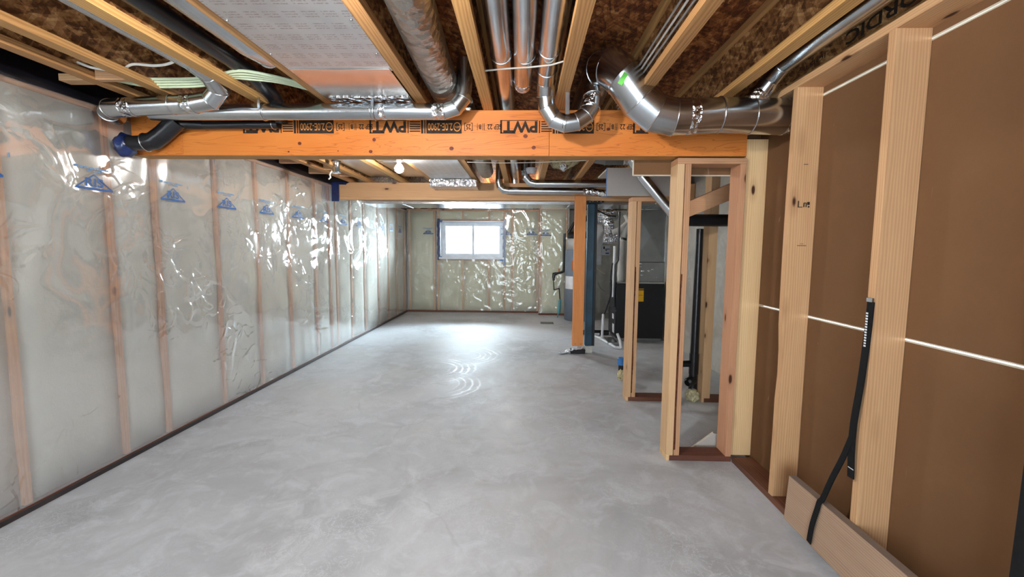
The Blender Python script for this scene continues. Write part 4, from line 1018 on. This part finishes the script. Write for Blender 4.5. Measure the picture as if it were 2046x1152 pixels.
for (y0, y1, z0, z1, m) in ((7.0, 7.12, .12, .26, 'white_label'), (7.05, 7.15, .34, .42, 'white_label'), (7.02, 7.08, .58, .64, 'copper'), (7.02, 7.06, .66, .74, 'white_label')):
    bx('label', m, fu, 1.466, 1.471, y0, y1, z0, z1, 0)
bm = BM(); lathe(bm, [(0.0, 0), (0.02, 0.0), (0.02, 0.015), (0.0, 0.016)][1:3], (1.5, 6.95, .5), 8); bm.free()
pl = thing('supply_plenum', 'grey sheet metal plenum with diagonal creases above the furnace', 'plenum', (1.85, 7.15, 0.955))
bx('coil_case', 'galv_dull', pl, 1.74, 2.215, 6.93, 7.49, 0.957, 1.27, 0.004)
bm = BM(); zc, z0, z1 = 1.68, 1.275, 2.085; x0, x1 = 1.74, 2.215
V = [bm.verts.new(p) for p in ((x0, 6.93, z0), (x1, 6.93, z0), (x1, 6.93, z1), (x0, 6.93, z1), ((x0+x1)/2, 6.912, zc), (x0, 7.49, z0), (x1, 7.49, z0), (x1, 7.49, z1), (x0, 7.49, z1), (x0-.018, 7.2, zc))]
for f in ((0, 1, 4), (1, 2, 4), (2, 3, 4), (3, 0, 4), (0, 3, 9), (3, 8, 9), (8, 5, 9), (5, 0, 9), (1, 6, 7, 2), (5, 8, 7, 6), (2, 7, 8, 3), (0, 5, 6, 1)): bm.faces.new([V[i] for i in f])
obj('plenum_box', bm, 'galv_dull', pl)
bx('corner_angle', 'galv', pl, 2.215, 2.29, 6.915, 6.93, 0.96, 2.08, 0.001)
random.seed(11)
for k in range(9):
    x = 1.78+random.random()*.36; z = 1.0+random.random()*.24; bx('foil_tape', 'foil', pl, x, x+0.03+random.random()*.04, 6.926, 6.9295, z, z+0.012, 0)
duct('vent_pipe', 'slanting bright metal pipe dropping behind the first stud frame', [(0.93, 3.90, 2.24), (1.02, 3.90, 2.10), (1.33, 3.90, 1.745), (1.37, 3.90, 1.66), (1.37, 3.90, 0.0)], 0.043)
# flue and intake pipes
t = thing('flue_pipe', 'grey plastic flue with elbows rising from the furnace', 'pipe', (1.62, 7.2, 0.955))
tb('pipe', 'pvc_grey', t, [(1.60, 7.22, 0.957), (1.60, 7.22, 1.55), (1.61, 7.22, 1.62), (1.70, 7.22, 1.88), (1.70, 7.22, 1.96), (1.66, 7.22, 2.04)], 0.052, 22)
tb('coupling', 'pvc_grey', t, [(1.60, 7.22, 1.50), (1.60, 7.22, 1.60)], 0.062, 22); tb('coupling', 'pvc_grey', t, [(1.60, 7.22, 1.02), (1.60, 7.22, 1.10)], 0.06, 22)
tb('clamp', 'abs', t, [(1.615, 7.22, 1.625), (1.625, 7.22, 1.66)], 0.06, 22)
tb('branch', 'pvc_grey', t, [(1.69, 7.22, 1.90), (1.58, 7.22, 1.80), (1.45, 7.24, 1.74)], 0.045, 20)
tag(tb('condensate_riser', 'pvc', None, [(1.455, 7.05, 0.70), (1.455, 7.05, 1.52)], 0.022, 14), 'thin white pipe climbing beside the furnace flue', 'pipe')
t = wrp = thing('foil_duct', 'crinkled foil-wrapped duct and flexible hose hanging left of the furnace flue', 'duct', (1.4, 7.6, 1.95))
pth = bez([(1.25, 7.55, 2.0), (1.36, 7.5, 1.98), (1.43, 7.45, 1.9), (1.44, 7.45, 1.78), (1.43, 7.45, 1.70), (1.42, 7.45, 1.62)], 7)
tb('flex', 'foil', t, pth, [0.085+0.008*(i % 2) for i in range(len(pth))], 22)
tb('flex', 'foil', t, bez([(1.35, 7.42, 1.66), (1.42, 7.42, 1.64), (1.52, 7.42, 1.66), (1.60, 7.42, 1.68)], 7), [0.07+0.012*(i % 2) for i in range(22)], 22)
bm = BM(); bmesh.ops.create_icosphere(bm, subdivisions=4, radius=1.0)
for v in bm.verts:
    k = 1+0.14*noise.noise(v.co*4)+0.05*noise.noise(v.co*11); v.co = Vector((1.38+v.co.x*0.30*k, 7.62+v.co.y*0.25*k, 2.07+v.co.z*0.15*k))
for f in bm.faces: f.smooth = True
obj('foil_wrap', bm, 'foil', wrp)
tb('dark_hose', 'abs', wrp, bez([(1.12, 7.0, 2.10), (1.22, 7.0, 2.05), (1.33, 7.0, 2.0), (1.45, 7.0, 1.99)]), 0.012, 8)
tag(tb('gas_pipe', 'abs', None, [(1.50, 6.98, 2.06), (1.50, 6.98, 1.30), (1.46, 6.98, 1.22), (1.455, 6.98, 0.55)], 0.016, 12), 'black iron pipe dropping along the furnace front', 'pipe')
tag(tb('drain_hose', 'rubber', None, bez([(1.42, 7.02, 1.25), (1.40, 7.02, 1.05), (1.41, 7.03, 0.80), (1.37, 7.03, 0.60), (1.31, 7.05, 0.40)]), 0.012, 10), 'black rubber hose curving into the white condensate pipe', 'hose')
t = thing('condensate_drain', 'white plastic condensate piping looped on the slab before the furnace', 'pipe', (1.3, 6.8, 0))
tb('riser', 'pvc', t, [(1.29, 7.05, 0.03), (1.30, 7.05, 0.42)], 0.02, 14)
tb('runner', 'pvc', t, [(1.15, 7.35, 0.022), (1.26, 7.0, 0.022), (1.37, 6.36, 0.022), (1.44, 6.34, 0.022)], 0.021, 14)
tb('upstand', 'pvc', t, [(1.44, 6.34, 0.022), (1.43, 6.36, 0.12), (1.40, 6.42, 0.22)], 0.02, 14)
tb('runner', 'pvc', t, [(1.15, 7.35, 0.022), (1.30, 7.36, 0.022)], 0.021, 14)
for c in ((1.26, 7.0), (1.34, 6.53)): tb('coupling', 'pvc', t, [(c[0]-.005, c[1]+.03, .022), (c[0]+.005, c[1]-.03, .022)], 0.027, 14)
tag(bx('drip_pan', 'galv', None, 1.30, 1.455, 6.60, 7.0, 0.001, 0.05, 0.003), 'small galvanized pan between furnace and white drain piping', 'pan')
tag(tb('floor_pipe', 'abs', None, [(0.98, 7.42, 0.045), (1.47, 7.42, 0.045)], 0.042, 16), 'black pipe lying on the slab behind the steel column', 'pipe')
# white board, control box on the far concrete
t = thing('wall_chase', 'tall light grey panel on the concrete wall behind the column', 'panel', (1.45, 9.9, 1.2))
bm = BM(); poly_prism(bm, [(1.55, 1.12), (1.76, 1.12), (1.80, 1.9), (1.76, 2.02), (1.62, 2.04), (1.57, 1.95)], 1, 9.98, 10.09); obj('panel_face', bm, 'white_label', t, 0.004)
t = thing('control_box', 'white control box with blue labels on the concrete wall', 'box', (1.85, 9.95, 1.3))
bx('case', 'white_label', t, 1.765, 1.95, 9.96, 10.09, 1.34, 1.56, 0.004); bx('label', 'blue_print', t, 1.84, 1.94, 9.955, 9.96, 1.47, 1.49, 0); bx('label', 'ink', t, 1.80, 1.83, 9.955, 9.96, 1.48, 1.54, 0); bx('label', 'ink', t, 1.85, 1.88, 9.955, 9.96, 1.44, 1.46, 0); bx('label', 'blue_print', t, 1.85, 1.93, 9.955, 9.96, 1.37, 1.40, 0)
tag(tb('cable', 'cable_white', None, bez([(1.60, 10.06, 1.12), (1.74, 10.06, 0.98), (1.88, 10.06, 0.90)]), 0.008, 8), 'white cable slanting down the far concrete wall', 'cable')
tag(tb('cable', 'cable_grey', None, bez([(1.72, 10.06, 0.72), (1.74, 10.05, 0.64), (1.80, 10.05, 0.56), (1.88, 10.06, 0.5)]), 0.008, 8), 'grey cable looping low on the far concrete wall', 'cable')

# water heater
wh = thing('water_heater', 'grey-blue water heater tank standing by the far wall', 'water heater', (1.14, 9.05, 0))
bm = BM(); lathe(bm, [(0.26, 0.0), (0.285, 0.01), (0.285, 1.44), (0.275, 1.45)], (1.14, 9.05, 0), 40); obj('tank', bm, 'heater', wh)
bm = BM(); lathe(bm, [(0.265, 1.45), (0.265, 1.66), (0.23, 1.69)], (1.14, 9.05, 0), 40); obj('upper_jacket', bm, 'heater_top', wh)
bm = BM(); lathe(bm, [(0.24, 1.69), (0.25, 1.70), (0.25, 1.80), (0.20, 1.83)], (1.14, 9.05, 0), 40); obj('draft_hood', bm, 'abs', wh)
bm = BM()
for k in range(5):
    a0 = math.radians(-165+k*9); a1 = math.radians(-165+(k+1)*9)
    bm.faces.new([bm.verts.new((1.14+0.2875*math.cos(a), 9.05+0.2875*math.sin(a), z)) for a, z in ((a0, .66), (a1, .66), (a1, .92), (a0, .92))])
obj('label', bm, 'white_label', wh, label='white specification label')
bm = BM(); a0, a1 = math.radians(-128), math.radians(-119); bm.faces.new([bm.verts.new((1.14+0.2875*math.cos(a), 9.05+0.2875*math.sin(a), z)) for a, z in ((a0, 1.04), (a1, 1.04), (a1, 1.24), (a0, 1.24))]); obj('label', bm, 'copper', wh)
tb('vent', 'abs', wh, [(1.08, 9.05, 1.82), (1.10, 9.05, 1.95), (1.30, 9.05, 2.12)], 0.05, 18)
tb('vent', 'abs', wh, [(0.90, 9.02, 1.80), (1.02, 9.02, 2.0), (1.12, 9.02, 2.06)], 0.03, 14)
t = thing('gas_line', 'black iron gas line stepping down the far wall beside the heater', 'pipe', (0.87, 9.3, 0.9))
tb('pipe', 'abs', t, [(0.845, 9.2, 1.80), (0.845, 9.25, 1.0), (0.80, 9.3, 0.975), (0.655, 9.3, 0.94), (0.64, 9.3, 0.92), (0.638, 9.3, 0.80)], 0.026, 14)
tb('elbow', 'abs', t, [(0.70, 9.3, 0.95), (0.645, 9.3, 0.935), (0.638, 9.3, 0.86)], 0.036, 14)
tb('tube', 'rubber', t, [(0.638, 9.3, 0.80), (0.65, 9.3, 0.60), (0.76, 9.3, 0.63), (0.782, 9.3, 0.38)], 0.011, 10)
tb('valve', 'copper', t, [(0.75, 9.3, 0.97), (0.75, 9.3, 1.06)], 0.014, 10)
tb('drip_leg', 'teal_plastic', t, [(0.785, 9.3, 0.40), (0.78, 9.3, 0.36), (0.765, 9.3, 0.12), (0.755, 9.3, 0.10)], [0.018, 0.03, 0.028, 0.02], 14)
tb('foot', 'teal_plastic', t, [(0.752, 9.3, 0.12), (0.735, 9.3, 0.0)], 0.01, 8)
t = thing('floor_drain', 'square metal floor drain grate flush in the slab', 'drain', (0.48, 8.58, 0))
for i in range(9): bx('grate_bar', 'galv_dull', t, 0.36+i*0.026, 0.374+i*0.026, 8.47, 8.70, 0.001, 0.006, 0)
bx('rim', 'black_paint', t, 0.345, 0.60, 8.455, 8.715, 0.0, 0.0015, 0)

# things inside the mechanical bay close to the frames
t = thing('drain_stack', 'black plastic drain stack standing by the lone pale stud', 'pipe', (1.66, 4.2, 0))
tb('stack', 'abs', t, [(1.66, 4.17, 0.02), (1.665, 4.2, 0.12), (1.665, 4.2, 1.66)], [0.045, 0.042, 0.032], 20)
tb('tee', 'abs', t, [(1.665, 4.2, 0.26), (1.665, 4.2, 0.46)], 0.045, 20); tb('side_branch', 'abs', t, [(1.66, 4.2, 0.36), (1.44, 4.2, 0.35)], 0.032, 18)
tb('cleanout', 'abs', t, [(1.66, 4.19, 0.20), (1.60, 4.15, 0.185), (1.585, 4.14, 0.18)], [0.045, 0.045, 0.03], 18)
bm = BM(); bmesh.ops.create_icosphere(bm, subdivisions=3, radius=1.0)
for v in bm.verts:
    k = 1+0.35*noise.noise(v.co*3); v.co = Vector((1.65+v.co.x*0.06*k, 4.16+v.co.y*0.06*k, max(0.0, 0.05+v.co.z*0.07*k)))
obj('foam_collar', bm, 'foam', t)
tag(tb('waste_pipe', 'abs', None, [(1.45, 4.05, 1.735), (1.55, 4.05, 1.73), (2.32, 4.05, 1.73)], [0.058, 0.055, 0.055], 22), 'fat black waste pipe crossing below the stair plank', 'pipe')
t = thing('floor_stub', 'pipe stub with a bright blue cap beside the second frame', 'pipe', (1.115, 4.85, 0))
tb('stub', 'rubber', t, [(1.115, 4.85, 0.0), (1.115, 4.85, 0.17)], 0.035, 18)
tb('cap', 'tape_lite', t, [(1.115, 4.85, 0.165), (1.115, 4.85, 0.18), (1.115, 4.85, 0.235), (1.115, 4.85, 0.245)], [0.045, 0.048, 0.048, 0.036], 20)
bm = BM(); bmesh.ops.create_icosphere(bm, subdivisions=3, radius=1.0)
for v in bm.verts:
    k = 1+0.4*noise.noise(v.co*4); v.co = Vector((1.11+v.co.x*0.045*k, 4.83+v.co.y*0.05*k, max(0.0, 0.05+v.co.z*0.075*k)))
obj('foam_collar', bm, 'foam', t)
bm = BM(); poly_prism(bm, [(1.245, 0.0), (1.395, 0.115), (1.40, 0.12), (1.47, 0.112), (1.47, 0.0)], 1, 3.12, 3.135)
o = tag(obj('drywall_offcut', bm, 'greypaper'), 'cut corner of drywall leaning behind the first frame', 'drywall')
bm = BM(); poly_prism(bm, [(1.238, 0.0), (1.245, 0.0), (1.40, 0.12), (1.40, 0.127)], 1, 3.118, 3.135); obj('cut_edge', bm, 'gypsum', o)

# ------------------------------------------------------------------ plank and strap at the right wall
bm = BM(); ts = 0.03
poly_prism(bm, [(1.395, 0.040), (1.433, 0.040), (1.447, 0.272), (1.409, 0.275)], 1, 0.2, 2.235)
o = tag(obj('leaning_plank', bm, 'weathered_y', None, 0.002), 'weathered plank on edge leaning against the studs', 'plank')
bx('top_edge', 'weathered_edge', o, 1.4105, 1.4465, 0.2, 2.235, 0.274, 0.2765, 0)
def webbing(bm, path, w, th, wdir):
    P = [Vector(p) for p in path]; rows = []
    for i, p in enumerate(P):
        d = (P[min(i+1, len(P)-1)]-P[max(i-1, 0)]).normalized(); wv = Vector(wdir); wv = (wv-d*wv.dot(d)).normalized(); nv = d.cross(wv)
        rows.append([bm.verts.new(p+wv*a*w/2+nv*b*th/2) for a, b in ((-1, -1), (1, -1), (1, 1), (-1, 1))])
    for i in range(len(rows)-1):
        for k in range(4): bm.faces.new((rows[i][k], rows[i][(k+1) % 4], rows[i+1][(k+1) % 4], rows[i+1][k]))
    bm.faces.new(rows[0]); bm.faces.new(rows[-1][::-1])
t = thing('tie_strap', 'black webbing strap hung on the stud and looped around the plank', 'strap', (1.44, 1.83, 0.3))
bm = BM(); webbing(bm, bez([(1.447, 1.838, 1.245), (1.443, 1.838, 1.1), (1.437, 1.845, 0.9), (1.433, 1.86, 0.72), (1.433, 1.862, 0.60), (1.437, 1.858, 0.47)], 6), 0.034, 0.006, (0, 1, 0)); s1 = obj('long_tail', bm, 'webbing', t)
bm = BM(); webbing(bm, bez([(1.433, 1.862, 0.66), (1.428, 1.90, 0.54), (1.422, 1.95, 0.41), (1.415, 1.985, 0.30), (1.404, 1.99, 0.279), (1.399, 1.995, 0.24), (1.391, 2.01, 0.15), (1.388, 2.02, 0.055)], 6), 0.028, 0.005, (0, 1, 0)); s2 = obj('plank_loop', bm, 'webbing', t)
bx('end_clip', 'galv', t, 1.437, 1.447, 1.822, 1.852, 1.245, 1.262, 0.001)
bx('tail_stitch', 'white_label', t, 1.4315, 1.4335, 1.842, 1.872, 0.512, 0.515, 0)
bm = BM(); random.seed(4)
z = 1.20
while z > 1.06: rect_into(bm, -0.006, z-0.007, 0.006, z, lambda u, v: (1.4375, 1.842+u, v)); z -= 0.0115
obj('strap_print', bm, 'white_label', s1)
# black band low on the next stud toward the camera
t = thing('black_band', 'wide black band on the stud above the leaning plank', 'strap', (1.44, 1.235, 0.29))
bm = BM(); webbing(bm, [(1.440, 1.206, 0.96), (1.438, 1.207, 0.7), (1.436, 1.208, 0.5), (1.432, 1.209, 0.29)], 0.054, 0.008, (0, 1, 0)); obj('band_strip', bm, 'webbing', t)
